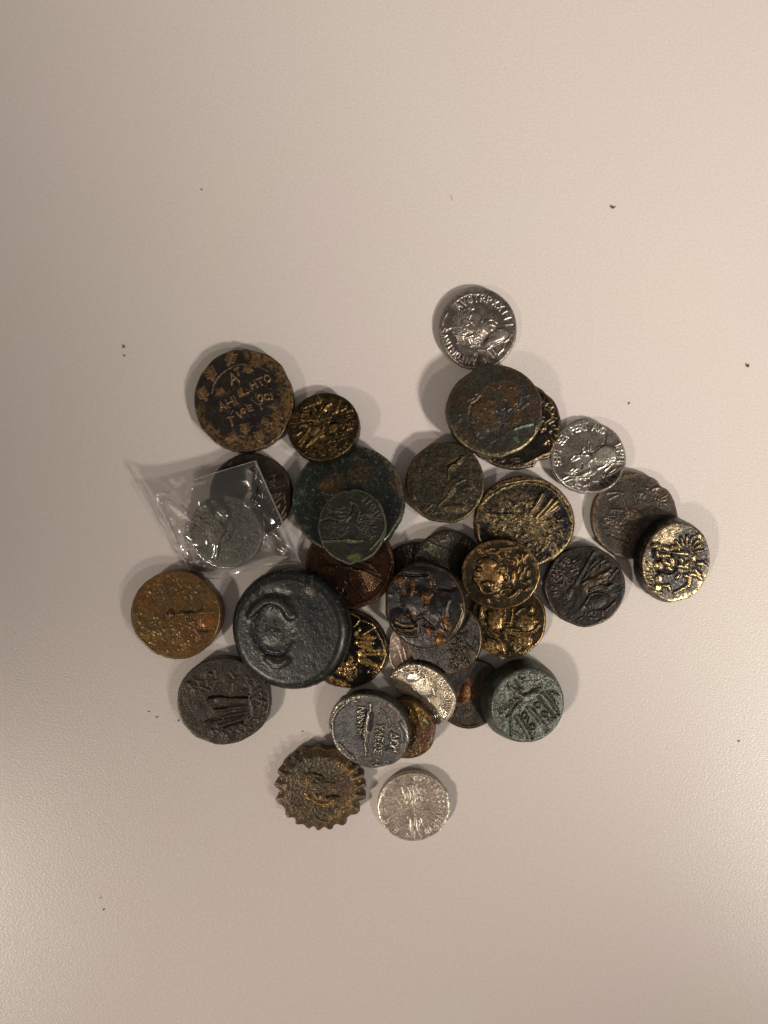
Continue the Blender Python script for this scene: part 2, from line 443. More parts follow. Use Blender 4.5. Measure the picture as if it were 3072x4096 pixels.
coin(14, 'J', (2060, 1700), (186, 178), 2.6, 'dark ragged-edged coin peeping out under the coin with blue-green patches',
     L(15, .3, .5, '1470,1060 1480,1120 1430,1200 1330,1240 1220,1300 1100,1350') + scrib(1420, 740, 130, 400, 50, 70, 12, .3, .8, 81)
     + scrib(900, 1330, 330, 80, 30, 80, 9, .2, .25, 82, 10, .4), base=(38, 33, 30), base2=(54, 44, 36), worn=(150, 116, 66), rough=.36, metal=.55, rimwear=.7,
     edge=.5, notch=((58, 5, .05), (66, 3, -.03), (44, 4, -.02), (-45, 6, .03), (126, 4, .03), (133, 3, -.02), (10, 12, .015)), wob=.02, nr=64)
coin(12, 'I', (1913, 1314), (155, 164), 2.0, 'topmost silver coin with a bearded head and a full ring of letters, dark toned',
     arct('M ANTONINVS', 810, 880, 615, 73, 176, 120, 13, .34, .9) + arct('AVGTRPXXIII', 850, 890, 560, 228, 353, 120, 13, .34, .9)
     + D(700, 880, 330, 340, -15, .9, .3, 1.8) + D(1000, 880, 200, 180, 30, .7, .2) + D(1200, 1040, 250, 140, -30, .9, .4) + D(1080, 1150, 180, 90, -25, .35, .3)
     + fan(700, 850, 95, 250, 13, 230, 330, 19, .3, .5, .5) + scrib(620, 900, 240, 260, 26, 110, 19, .32, .4, 91) + fan(700, 850, 100, 240, 8, 90, 200, 15, .25, .3, .6) + D(640, 1000, 260, 200, 20, .35, .3)
     + scrib(650, 1080, 210, 100, 26, 70, 13, .4, 1, 93) + L(13, .5, 1, '1000,1280 1100,1210 1220,1150 1330,1140 1400,1090 1440,1000', '1100,1270 1170,1360 1210,1370 1300,1280 1320,1180')
     + L(13, .3, .7, '850,1290 960,1300 1050,1320 1120,1420', '1020,740 1110,740 1180,790', '1060,830 1150,850', '1180,910 1250,930', '940,690 900,780')
     + L(14, -.25, 0, '740,960 800,990 850,960') + D(800, 1360, 42, 42, 0, .35, .9) + D(740, 990, 60, 40, 0, -.2) + L(15, .4, .9, '820,1120 870,1140 860,1200 760,1210 700,1230')
     + L(9, .3, .8, '400,430 520,330 660,270 800,255 940,260', '180,830 220,700 280,600') + dots(840, 880, 660, 150, 215, 16, 10, .2, .5) + dots(840, 880, 650, 280, 380, 20, 10, .2, .4)
     + CP(840, 860, 420, 260, 0, (84, 72, 64), .6) + D(1080, 920, 36, 36, 0, .2, .5),
     kind='silver_coin', mat='silver', base=(112, 100, 92), base2=(84, 74, 68), worn=(196, 182, 166), rough=.42, metal=.7, wmetal=.9, wrough=.25, rimwear=.55, edge=.4, pit=.03, wob=.005)
coin(13, 'J', (1981, 1643), (191, 184), 4.2, 'large worn coin mottled rust brown, blue and green, lying over the ragged dark coin',
     D(600, 720, 260, 240, 0, .18) + CP(560, 680, 190, 200, 15, (94, 66, 38), .9) + CP(900, 450, 180, 160, 30, (92, 60, 30), .8) + CP(960, 730, 90, 130, 0, (98, 70, 32), .8)
     + CP(850, 700, 110, 120, 0, (34, 36, 52), .9) + CP(1090, 500, 70, 150, 10, (34, 56, 66), .9) + CP(1080, 900, 190, 60, -15, (30, 62, 62), .9) + CP(560, 230, 260, 110, -20, (44, 52, 44), .8)
     + CP(760, 480, 110, 100, 0, (46, 56, 48), .8) + CP(240, 720, 130, 160, 0, (36, 48, 44), .8) + CP(360, 870, 110, 130, 0, (32, 42, 46), .7) + CP(700, 950, 260, 130, 0, (50, 50, 46), .7)
     + CP(1230, 640, 110, 180, 0, (74, 52, 46), .8) + CP(850, 1050, 320, 80, 0, (40, 50, 42), .7) + CP(300, 1000, 150, 90, 40, (86, 58, 28), .6)
     + L(12, .3, .4, '960,900 1100,850 1200,830', '1250,850 1230,960 1130,1080 1000,1160 850,1210', '180,960 300,1080 420,1170 560,1220 740,1220')
     + L(16, -.2, 0, '390,880 380,720 420,580 540,480') + scrib(700, 660, 520, 430, 60, 70, 14, .12, .08, 101) + L(8, .3, 1, '970,635 1015,655')
     + CP(1150, 850, 50, 30, 0, (110, 150, 145), .8) + CP(990, 1030, 60, 20, 40, (100, 140, 120), .8),
     mat='rough', base=(52, 44, 30), base2=(66, 50, 32), worn=(140, 120, 80), rough=.42, rimwear=.35, edge=.45, pit=.05, metal=.25, wob=.008, rimw=((20, 160, .6),))
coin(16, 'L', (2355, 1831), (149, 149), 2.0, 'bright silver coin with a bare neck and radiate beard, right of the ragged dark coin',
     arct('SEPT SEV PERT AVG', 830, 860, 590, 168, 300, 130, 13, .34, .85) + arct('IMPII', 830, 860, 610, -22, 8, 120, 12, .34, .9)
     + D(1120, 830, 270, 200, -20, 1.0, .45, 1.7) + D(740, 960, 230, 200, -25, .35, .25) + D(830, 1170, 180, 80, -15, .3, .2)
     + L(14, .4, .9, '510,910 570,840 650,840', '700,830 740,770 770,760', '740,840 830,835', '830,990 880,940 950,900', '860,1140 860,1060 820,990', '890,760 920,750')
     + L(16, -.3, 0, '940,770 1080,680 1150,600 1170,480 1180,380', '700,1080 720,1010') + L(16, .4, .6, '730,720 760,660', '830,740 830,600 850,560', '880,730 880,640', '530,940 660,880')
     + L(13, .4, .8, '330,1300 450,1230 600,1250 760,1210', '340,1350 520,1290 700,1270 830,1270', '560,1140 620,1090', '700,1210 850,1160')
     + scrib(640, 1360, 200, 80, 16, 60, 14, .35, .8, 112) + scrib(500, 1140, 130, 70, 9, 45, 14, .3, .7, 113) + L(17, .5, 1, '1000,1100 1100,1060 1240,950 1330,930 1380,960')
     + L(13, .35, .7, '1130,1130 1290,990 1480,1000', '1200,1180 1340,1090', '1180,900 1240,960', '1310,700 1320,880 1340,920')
     + L(13, .3, .3, '1070,1190 1100,1260 1130,1190', '1150,1230 1300,1170 1440,1060', '900,1330 1000,1330') + CP(1180, 1330, 330, 150, -38, (34, 28, 26), 1.1, .3) + L(12, -.5, 0, '835,165 838,260') + L(9, -.35, 0, '1160,300 1190,440'),  # dark patch at lower right paints in a dim reflection of the surroundings
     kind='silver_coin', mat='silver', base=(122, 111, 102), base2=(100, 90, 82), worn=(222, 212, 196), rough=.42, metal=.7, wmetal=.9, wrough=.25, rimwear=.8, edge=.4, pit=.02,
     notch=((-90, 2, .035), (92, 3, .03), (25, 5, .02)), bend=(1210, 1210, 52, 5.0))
coin(18, 'N', (2699, 2240), (144, 165), 4.0, 'thick black coin with bright gold knots in high relief, rightmost of the heap',
     D(1230, 1060, 190, 170, 0, .4) + L(30, .7, .95, '810,960 870,950', '940,980 1010,1000', '860,1040 870,1100', '930,1080 1030,1080', '960,1150 1030,1200', '870,1190 880,1220',
       '1020,1240 1080,1270', '1160,1050 1260,1060', '1130,980 1060,1000', '1290,1180 1250,1230', '1070,1130 1090,1200', '1180,1130 1200,1150')
     + fan(1260, 1060, 185, 350, 9, 130, 220, 16, .5, .8) + D(920, 1380, 60, 70, 0, .7, 1) + D(910, 1500, 70, 60, 0, .6, 1) + D(1370, 1120, 50, 70, 0, .5, .8)
     + L(26, .55, 1, '1270,1350 1340,1370 1330,1450 1300,1490', '1340,1330 1420,1350 1490,1400', '1390,1280 1460,1340', '1180,1220 1290,1240', '1430,1190 1490,1200')
     + L(18, .45, .8, '990,1480 1050,1470 1080,1530', '1140,1570 1260,1510 1330,1490', '780,1490 830,1480', '850,1560 960,1570', '1150,1380 1190,1330', '790,1380 840,1390')
     + W(850, 1240, 150, 120, 30, .25) + W(960, 860, 160, 90, -30, .3) + W(1250, 1650, 260, 50, -20, .6) + W(1500, 1420, 50, 120, 10, .5)
     + scrib(1400, 1050, 160, 260, 30, 50, 10, .25, .4, 122) + scrib(820, 1290, 140, 140, 20, 50, 14, .3, .5, 123) + L(20, -.35, 0, '820,1000 830,1080 880,1140 950,1150', '1060,1060 1100,1000', '900,1280 1060,1310 1140,1270'),
     mat='rough', base=(30, 28, 32), base2=(50, 44, 40), worn=(222, 188, 122), rough=.4, metal=.6, wmetal=.9, wrough=.3, rimwear=.5, edge=.6, spot=.1, pit=.05, taper=.06,
     rimw=((10, 100, .45),))
coin(3, 'C', (1397, 2007), (226, 224), 3.6, 'broad dark green coin with a rust spot, a small oval coin lying on it',
     CP(600, 690, 150, 130, -20, (100, 60, 30), .9, .5) + CP(990, 500, 170, 160, 20, (78, 56, 28), .8) + CP(250, 900, 140, 300, 0, (46, 48, 34), .7) + CP(1450, 600, 80, 240, -10, (92, 56, 24), .6)
     + CP(250, 560, 140, 90, 0, (36, 60, 40), .6) + CP(1300, 480, 100, 60, 0, (60, 78, 74), .5) + CP(220, 770, 80, 40, 20, (76, 88, 94), .7) + CP(150, 900, 40, 70, 0, (70, 100, 96), .7)
     + CP(240, 1220, 60, 30, 0, (80, 100, 86), .6) + L(10, .2, .2, '900,330 960,310 1020,370', '1350,640 1420,720') + scrib(700, 600, 560, 420, 60, 90, 18, .12, .05, 131)
     + L(8, .35, 1, '250,1330 330,1410 430,1480 560,1540', '1530,1120 1480,1220 1400,1310 1280,1410') + D(750, 700, 420, 350, 0, .15) + CP(1200, 300, 260, 70, 30, (84, 56, 26), .3),
     mat='rough', base=(25, 31, 29), base2=(36, 39, 31), worn=(150, 140, 110), rough=.42, metal=.2, rimwear=.35, edge=.4, pit=.07, wob=.006, speck=((98, 118, 104), .12), rimw=((-70, 0, .3),))
coin(21, 'P', (2004, 2294), (157, 141), 3.2, 'brass-brown coin with a head in a lion skin hood, facing left',
     D(640, 720, 300, 300, 0, .6, .5, 1.7) + D(560, 520, 180, 110, 30, .35, .2) + D(800, 640, 130, 60, -5, .45, .8) + D(420, 660, 50, 40, 0, .3, .3) + L(12, -.3, 0, '380,520 450,460 560,440 680,480 760,550', '370,640 400,610 470,620 480,680 400,700')
     + D(560, 940, 95, 85, 20, .55, 0) + L(18, -.35, 0, '470,880 560,850 700,900') + L(20, .45, .9, '350,820 430,820', '350,850 430,940 480,1050 560,1090 680,1060') + L(14, .45, 1, '690,670 820,680 900,670', '740,720 745,650')
     + D(1030, 800, 50, 160, 5, .5, .9) + L(14, .35, .7, '880,720 950,780 950,860 900,910', '820,730 880,740', '860,890 930,930 960,960') + L(13, -.3, 0, '760,700 860,760 880,850')
     + L(22, .5, .8, '430,300 470,370', '540,330 660,300', '800,300 1000,290 1060,270', '740,360 850,330 940,340', '760,420 800,470', '880,380 910,430', '560,370 700,380 780,430',
         '920,480 950,500', '1000,500 1040,520 1020,570', '1080,400 1110,420', '1050,440 1100,500 1080,600', '1200,540 1190,480 1240,410 1290,390', '1130,620 1100,720', '1230,620 1200,700 1170,740',
         '1280,680 1260,770', '1140,830 1160,760', '1150,880 1220,910', '1270,880 1300,850', '1240,1040 1290,990', '1120,540 1170,480 1180,400')
     + L(30, .6, 1, '960,1160 1040,1110 1130,1020') + D(1050, 1040, 70, 50, -30, -.35) + D(740, 1130, 60, 50, 0, .4, .7) + L(16, .4, .8, '690,1180 760,1210', '790,1110 860,1100', '860,1030 930,1010', '600,1180 620,1250', '800,1080 840,1020')
     + CP(640, 740, 230, 170, 10, (118, 80, 36), .75) + D(720, 1010, 110, 70, 0, .3, .5) + dots(800, 760, 640, 150, 235, 14, 9, .15, .3),
     mat='glossy', base=(54, 44, 26), base2=(70, 56, 32), worn=(190, 136, 66), rough=.38, metal=.55, wmetal=.85, rimwear=.7, edge=.35, pit=.04, wob=.01, rimw=((-80, 30, .5), (150, 260, .4)),
     notch=((178, 4, .015), (90, 10, -.01)))
coin(22, 'Q', (1712, 2422), (167, 174), 3.2, 'lumpy glossy black coin with orange-brass patches, in the middle of the heap',
     D(620, 1080, 260, 220, 0, .55) + D(900, 1150, 200, 220, 20, .4) + D(420, 1340, 220, 150, 30, .5) + D(600, 690, 300, 90, 0, .35)
     + CP(390, 810, 60, 70, 0, (150, 92, 34), 1, .25) + CP(545, 870, 40, 110, 0, (150, 98, 30), 1, .25) + CP(820, 810, 42, 60, 0, (140, 96, 58), 1, .25) + CP(750, 980, 90, 50, -20, (156, 100, 32), 1, .3) + CP(760, 1080, 30, 60, 0, (156, 100, 30), 1, .3)
     + CP(440, 970, 35, 30, 0, (150, 96, 44), 1, .3) + CP(990, 970, 45, 25, 0, (120, 70, 44), 1, .3) + CP(990, 1290, 50, 35, 0, (160, 104, 44), 1, .3) + CP(1020, 1390, 40, 90, -35, (165, 110, 50), 1, .3)
     + CP(930, 1490, 60, 40, 0, (156, 104, 44), 1, .3) + CP(920, 1600, 60, 70, -20, (165, 112, 50), 1, .3) + CP(760, 1460, 35, 55, 0, (156, 92, 50), 1, .3) + CP(540, 1240, 60, 40, 0, (130, 82, 44), 1, .3)
     + D(390, 810, 70, 80, 0, .4) + D(545, 870, 50, 120, 0, .4) + D(820, 810, 50, 60, 0, .4) + D(750, 980, 90, 60, -20, .35) + D(920, 1580, 80, 90, -20, .4)
     + L(24, .45, .9, '320,1360 400,1400 500,1400 560,1400', '460,1460 530,1460 590,1440') + L(16, -.45, 0, '300,1400 440,1430 560,1430', '420,1490 560,1500', '350,720 600,740 750,720')
     + L(16, .3, .2, '330,1430 450,1500 580,1510', '340,1490 480,1550 600,1540', '1050,1040 1010,1160', '1090,790 1110,860', '1010,1130 1000,1190') + L(14, -.4, 0, '480,1200 560,1330 600,1400', '900,900 1070,920 1130,880', '690,1380 840,1430')
     + fan(640, 1260, 40, 110, 6, 60, 260, 13, .3, .1) + scrib(700, 1330, 380, 220, 30, 80, 12, .14, .1, 142) + scrib(430, 900, 200, 200, 14, 60, 12, .14, .1, 143)
     + L(12, .4, .8, '1200,1080 1220,1180 1190,1280 1140,1380 1100,1470', '270,1560 400,1640 540,1690'),
     mat='glossy', base=(34, 31, 34), base2=(48, 42, 42), worn=(170, 130, 80), rough=.42, metal=.3, rimwear=.4, edge=.9, dome=.35, pit=.03, wob=.014)
coin(2, 'B', (1298, 1717), (144, 145), 3.0, 'round brass-yellow coin with a tangled radiating pattern, dark rim, right of the wreath coin',
     L(44, .5, 1, '560,1240 640,1140 760,1030 840,960', '640,1210 740,1100 850,1020') + L(30, .45, 1, '820,960 860,860 840,800', '430,1220 500,1100 540,960 600,880', '520,1000 440,1100 400,1150', '600,870 520,820 420,830')
     + L(24, .4, 1, '850,540 900,440 980,400', '800,510 840,400', '960,900 1060,830', '720,740 600,720 540,640 560,570 480,540', '640,560 700,640 740,740', '450,470 560,430 640,400', '690,300 720,380 770,300 720,240',
         '1190,540 1260,500 1280,440', '1290,560 1400,540', '1080,560 1120,460 1160,330', '430,600 540,590', '400,700 470,720', '350,1010 420,960', '1300,930 1380,900', '620,440 680,500', '920,620 960,760 930,820',
         '1020,600 1080,580 1130,520', '760,360 800,300') + W(820, 800, 600, 560, 0, .38, .7) + D(1030, 900, 110, 80, -20, .35, .9) + D(870, 480, 130, 80, -30, .3, .8) + W(700, 1120, 240, 160, -45, .5) + W(560, 640, 200, 180, 0, .4)
     + L(14, -.35, 0, '800,540 850,460 880,400', '560,1270 680,1200 780,1090', '640,1200 700,1270', '900,830 1000,780 1120,780', '480,560 560,540 600,600', '540,780 620,760') + fan(850, 850, 120, 172, 9, 80, 260, 13, .35, .4)
     + scrib(1150, 1180, 190, 230, 44, 50, 13, .3, .7, 152) + scrib(850, 1370, 320, 90, 34, 50, 13, .3, .6, 153) + scrib(1300, 760, 130, 230, 24, 60, 12, .3, .6, 154) + scrib(300, 800, 90, 260, 22, 60, 12, .3, .45, 155, 0, .4)
     + scrib(780, 680, 260, 160, 24, 70, 12, .3, .6, 156) + arct('ZEOVA', 850, 840, 530, 208, 262, 110, 10, .28, .5),
     mat='glossy', base=(26, 22, 12), base2=(42, 34, 14), worn=(138, 98, 26), rough=.42, metal=.5, wmetal=.7, wrough=.42, rimwear=.3, edge=.35, pit=.03, wob=.005)
coin(4, 'C', (1411, 2108), (138, 149), 1.6, 'small thin greenish oval coin with split top edge, on the broad dark green coin',
     L(12, .35, .3, '840,860 920,900 960,1000 930,1100', '790,1120 860,1020', '460,1100 560,1060 640,1090 740,1100 800,1080', '640,990 780,990', '690,1040 780,1050')
     + L(14, -.25, 0, '450,1120 560,1080 680,1110', '850,1030 870,900') + D(870, 1240, 70, 120, 0, -.15) + CP(860, 1230, 60, 100, 0, (34, 30, 38), .6) + D(1100, 1040, 60, 50, 0, .2, .2) + CP(1100, 1040, 40, 30, 0, (104, 88, 68), .8)
     + L(12, .35, .5, '480,1370 640,1370 800,1360 1000,1370') + CP(870, 1385, 80, 22, 0, (120, 128, 82), .9) + scrib(650, 1000, 170, 130, 26, 70, 9, .2, .2, 162) + scrib(1080, 1150, 130, 200, 34, 60, 9, .2, .2, 163)
     + scrib(650, 1250, 170, 130, 40, 36, 8, .15, .15, 164) + L(9, .3, .6, '1200,900 1280,1060 1290,1200 1230,1350 1100,1480') + CP(905, 1590, 90, 45, 0, (112, 116, 62), 1, .2) + arct('VIOAV', 830, 1130, 360, 300, 350, 80, 8, .2, .2),
     mat='rough', base=(40, 40, 31), base2=(52, 49, 36), worn=(108, 110, 82), rough=.55, metal=.15, wmetal=.2, rimwear=.8, edge=.25, pit=.05, wob=.01,
     notch=((-97, 5, .05), (93, 7, -.045), (82, 4, .01)), nr=70)
coin(1, 'A', (975, 1601), (198, 206), 3.5, 'large brass and black coin, lines of letters inside a wreath, top left of heap',
     L(9, .3, .35, '350,900 370,800 430,700 520,610 640,540 780,510 920,530 1030,570 1100,610', '720,1455 800,1475 960,1460')
     + leaf(600, 450, 150, 110) + leaf(345, 650, 160, 65) + leaf(240, 920, 150, 60) + leaf(455, 885, 100, 150) + leaf(840, 585, 110, 10) + leaf(940, 500, 120, 35, t=.7) + leaf(800, 1380, 120, 80) + leaf(990, 1480, 130, 70)
     + leaf(1080, 1280, 100, 20, t=.8) + leaf(1230, 1200, 110, 30, t=.7) + leaf(620, 1470, 110, 150, t=.8) + leaf(1180, 1090, 90, 60, t=.6)
     + text('A', 560, 650, 150, -24, 13, .28, 1.3) + text('T', 650, 585, 90, -20, 12, .25, 1.1) + text('HTO', 860, 760, 95, -24, 12, .28, 1.2, 1.5) + text('IIIL', 690, 870, 85, -24, 12, .26, 1.1, 1.7)
     + text('AHI', 430, 1030, 115, -24, 12, .28, 1.3, 1.4) + text('OCI', 960, 930, 85, -10, 12, .28, 1.2, 1.5) + text('OE', 740, 1110, 70, -22, 11, .25, 1, 1.9) + text('T', 560, 1230, 110, -15, 13, .28, 1.2) + text('V', 680, 1150, 90, -24, 12, .25, 1, 1.5)
     + text('T', 960, 1050, 80, -20, 11, .25, .8) + dots(1150, 760, 180, 250, 420, 10, 14, .2, .6)
     + W(1080, 470, 240, 70, 32, .75) + W(1290, 720, 80, 240, -18, .7) + W(1310, 1080, 90, 200, 10, .7) + W(1190, 1370, 140, 100, -40, .8) + W(720, 1560, 330, 80, 6, .8) + W(350, 1390, 160, 60, 45, .7) + W(200, 1170, 60, 120, -10, .5)
     + W(900, 400, 110, 60, 10, .6) + scrib(780, 1000, 420, 420, 70, 50, 9, .15, .25, 172) + CP(450, 1250, 170, 160, 0, (44, 42, 34), .7),
     base=(42, 35, 32), base2=(54, 45, 36), worn=(146, 102, 44), rough=.46, metal=.35, wmetal=.6, wrough=.42, rimwear=.3, edge=.35, pit=.04, wob=.01, notch=((51, 3, .02), (-94, 3, .02)), rimw=((-20, 60, .5),))
coin(8, 'E', (702, 2460), (180, 177), 4.6, 'orange-brown coin with a knobbly bar in the middle, leftmost of the heap',
     D(730, 850, 75, 75, 0, 1.0, .1) + D(900, 850, 60, 50, 0, .7, .1) + D(980, 870, 60, 60, 0, .8, .1) + L(16, -.3, 0, '1010,810 1120,810 1230,770', '1180,1110 1280,1110 1370,1090') + D(1290, 960, 130, 150, 0, .22)
     + L(8, .25, .3, '1190,830 1190,1080 1400,1080', '1190,830 1420,820') + CP(1290, 960, 120, 130, 0, (150, 86, 28), .9, .2) + L(16, .35, .3, '1080,960 1120,1100 1170,1180 1160,1270') + CP(730, 870, 100, 70, 0, (70, 46, 34), .9) + CP(920, 870, 150, 70, 0, (74, 50, 34), .8)
     + CP(1040, 1120, 160, 200, 0, (108, 66, 38), .6) + CP(320, 620, 200, 120, 30, (124, 74, 26), .8) + CP(560, 620, 160, 200, 0, (82, 66, 42), .6) + CP(800, 1400, 300, 130, 0, (112, 78, 36), .7) + CP(1240, 1250, 160, 120, 0, (110, 62, 28), .7)
     + CP(1100, 500, 300, 200, 0, (88, 66, 34), .5) + sum([CP(x, y, s, s * .75, 20, (150, 122, 62), .8, .4) + D(x, y, s, s * .75, 20, .05) for x, y, s in
        ((265, 840, 26), (200, 850, 18), (470, 910, 26), (400, 985, 26), (560, 980, 24), (240, 980, 30), (630, 1095, 44), (790, 1105, 30), (915, 1400, 34), (760, 1180, 16), (830, 1200, 20), (530, 1105, 16), (680, 1190, 14), (300, 1020, 18),
         (1440, 670, 18), (1360, 465, 20), (1085, 540, 14), (570, 690, 14), (540, 380, 30), (680, 260, 22), (830, 330, 24), (760, 430, 16), (620, 440, 12), (880, 410, 14), (1060, 660, 16), (1100, 920, 18), (760, 990, 14), (870, 1160, 16), (150, 920, 14), (240, 750, 14))], [])
     + CP(400, 1200, 140, 90, 20, (128, 104, 40), .6) + scrib(800, 400, 500, 200, 50, 26, 9, .12, .3, 182) + scrib(700, 1150, 500, 300, 60, 24, 9, .14, .3, 183),
     mat='glossy', base=(110, 76, 32), base2=(90, 66, 32), worn=(186, 130, 50), rough=.38, metal=.15, wmetal=.5, rimwear=.3, edge=.5, pit=.05, wob=.01, notch=((134, 12, .03), (110, 3, .02), (-140, 4, .01)),
     edgecol=(86, 40, 16), speck=((140, 112, 58), .04))
coin(9, 'F', (1169, 2520), (246, 246), 5.8, 'very thick rounded black coin with a deep curved ridge, largest of the heap',
     L(50, -.15, 0, '560,430 700,400 850,440') + L(52, 1.0, .25, '380,710 430,630 500,570 570,535 640,520 710,530 780,560 840,620 880,700') + L(20, -.3, 0, '370,740 450,690 560,590 640,565 690,575', '580,1195 640,1215 740,1215 800,1190')
     + D(660, 910, 330, 350, 0, -.38, 0, 1.5) + D(650, 980, 160, 130, 0, .12, .1) + L(44, .4, .15, '590,1270 640,1310 700,1330 770,1325 840,1280') + L(24, .3, .3, '650,1360 740,1370') + D(1180, 320, 110, 120, 30, .25) + CP(1190, 320, 60, 110, 10, (110, 66, 30), .9) + CP(1130, 400, 110, 80, 0, (96, 78, 56), .5)
     + CP(640, 510, 150, 50, 10, (104, 82, 66), .6) + CP(870, 640, 90, 130, -30, (78, 76, 56), .5) + L(8, .15, .3, '640,880 700,830', '600,960 640,920', '540,780 545,850', '660,830 680,780') + scrib(650, 950, 110, 90, 12, 60, 8, .08, .3, 191)
      + CP(320, 450, 160, 130, -40, (52, 40, 34), .7) + CP(900, 300, 420, 110, 10, (34, 42, 30), .6) + CP(280, 1050, 160, 220, 20, (60, 66, 60), .5)
     + CP(1380, 1000, 110, 320, 0, (58, 52, 44), .5) + CP(1000, 1000, 300, 300, 0, (46, 46, 50), .5) + CP(730, 1270, 130, 50, 0, (96, 78, 44), .6) + D(860, 900, 640, 640, 0, .25),
     mat='glossy', base=(44, 50, 52), base2=(56, 60, 54), worn=(150, 145, 120), rough=.42, metal=.1, rimwear=.12, edge=2.6, pit=.014, wob=.006, dish=.12, nt=380, nr=96, speck=((110, 118, 100), .1))
coin(10, 'G', (893, 2806), (186, 174), 4.0, 'dark brown coin with three long horizontal ridges, lower left beside the thick black coin',
     L(26, .4, .2, '580,790 700,750 900,740 1180,760', '700,930 900,900 1150,870', '560,1120 760,1070 960,1010 1160,970', '760,1170 900,1130 1080,1080') + L(13, -.4, 0, '600,730 750,705 950,735 1200,720', '700,910 880,880', '620,1105 800,1055', '860,1055 1000,1020 1160,990', '830,1190 1000,1130 1130,1100')
     + L(13, .4, .5, '1220,690 1240,800 1270,920 1270,1020 1220,1070') + D(720, 780, 50, 50, 0, .3, .6) + D(1170, 765, 18, 18, 0, .3, 1) + text('OI', 540, 330, 110, -10, 11, .3, .4, 2.0) + text('U', 920, 330, 90, 0, 11, .3, .4)
     + L(11, .3, .5, '340,570 370,620 390,700', '470,560 560,600 640,630 710,480', '970,510 970,640', '920,330 960,380 990,430 1050,410', '550,400 560,370 620,370', '650,480 720,470', '1160,520 1190,560')
     + L(11, -.3, 0, '600,340 640,330', '270,480 340,470') + scrib(1280, 560, 110, 160, 26, 60, 10, .28, .25, 202) + scrib(1370, 900, 100, 220, 30, 60, 10, .28, .25, 203) + scrib(480, 560, 200, 110, 20, 60, 10, .22, .2, 204)
     + scrib(950, 1250, 380, 120, 34, 60, 10, .25, .25, 205) + CP(1080, 270, 160, 90, 20, (44, 56, 44), .6) + CP(220, 640, 90, 160, 20, (80, 50, 34), .8) + CP(780, 790, 120, 40, 0, (84, 72, 36), .6) + CP(1330, 850, 90, 140, 0, (50, 58, 54), .6)
     + CP(500, 900, 180, 160, 0, (52, 42, 34), .5) + CP(980, 1060, 200, 60, -10, (74, 52, 40), .5) + CP(800, 150, 160, 30, 0, (84, 64, 30), .6),
     mat='bronze', base=(56, 46, 36), base2=(66, 54, 40), worn=(140, 132, 110), rough=.46, metal=.3, rimwear=.35, edge=.5, pit=.05, wob=.012)
coin(11, 'H', (1280, 3160), (176, 165), 4.4, 'serrated brown coin with a toothed rim like a cogwheel, at the bottom of the heap',
     D(830, 940, 420, 300, 10, .3) + D(820, 880, 140, 160, 0, .6) + L(34, .5, 1, '590,980 640,1060 760,1130 860,1170 960,1160 1050,1100') + L(30, .45, .9, '610,720 630,820 600,950', '880,1190 960,1200 1010,1150') + L(14, .4, .6, '640,640 760,700 900,740', '930,830 1060,840')
     + L(14, -.4, 0, '650,660 800,690 900,740', '930,1050 1030,1030 1130,1040', '780,1010 850,1000') + L(13, .35, .8, '1060,1120 1040,1220 1100,1230', '990,1340 980,1420', '780,1410 900,1440 980,1470') + W(1230, 620, 210, 70, 42, .75) + W(1330, 1050, 90, 260, 15, .65) + W(1150, 1350, 170, 90, -35, .6)
     + W(900, 1490, 200, 60, -5, .5) + W(540, 500, 60, 40, 0, .7) + W(800, 1120, 150, 60, 20, .6) + CP(520, 620, 170, 110, -20, (52, 56, 44), .8) + CP(860, 620, 260, 110, 10, (56, 56, 50), .6) + CP(900, 1260, 220, 60, 5, (42, 48, 44), .7) + CP(480, 1050, 170, 200, 0, (70, 50, 46), .8)
     + CP(1190, 860, 150, 180, 0, (74, 54, 46), .7) + scrib(830, 900, 560, 480, 160, 30, 10, .2, .25, 212) + dots(830, 950, 590, 100, 260, 30, 12, .15, .2),
     mat='rough', base=(92, 70, 50), base2=(76, 66, 46), worn=(160, 116, 48), rough=.46, metal=.3, wmetal=.6, rimwear=.45, edge=.45, pit=.07, wob=.004, teeth=20, taper=-.02, nt=480, nr=84)
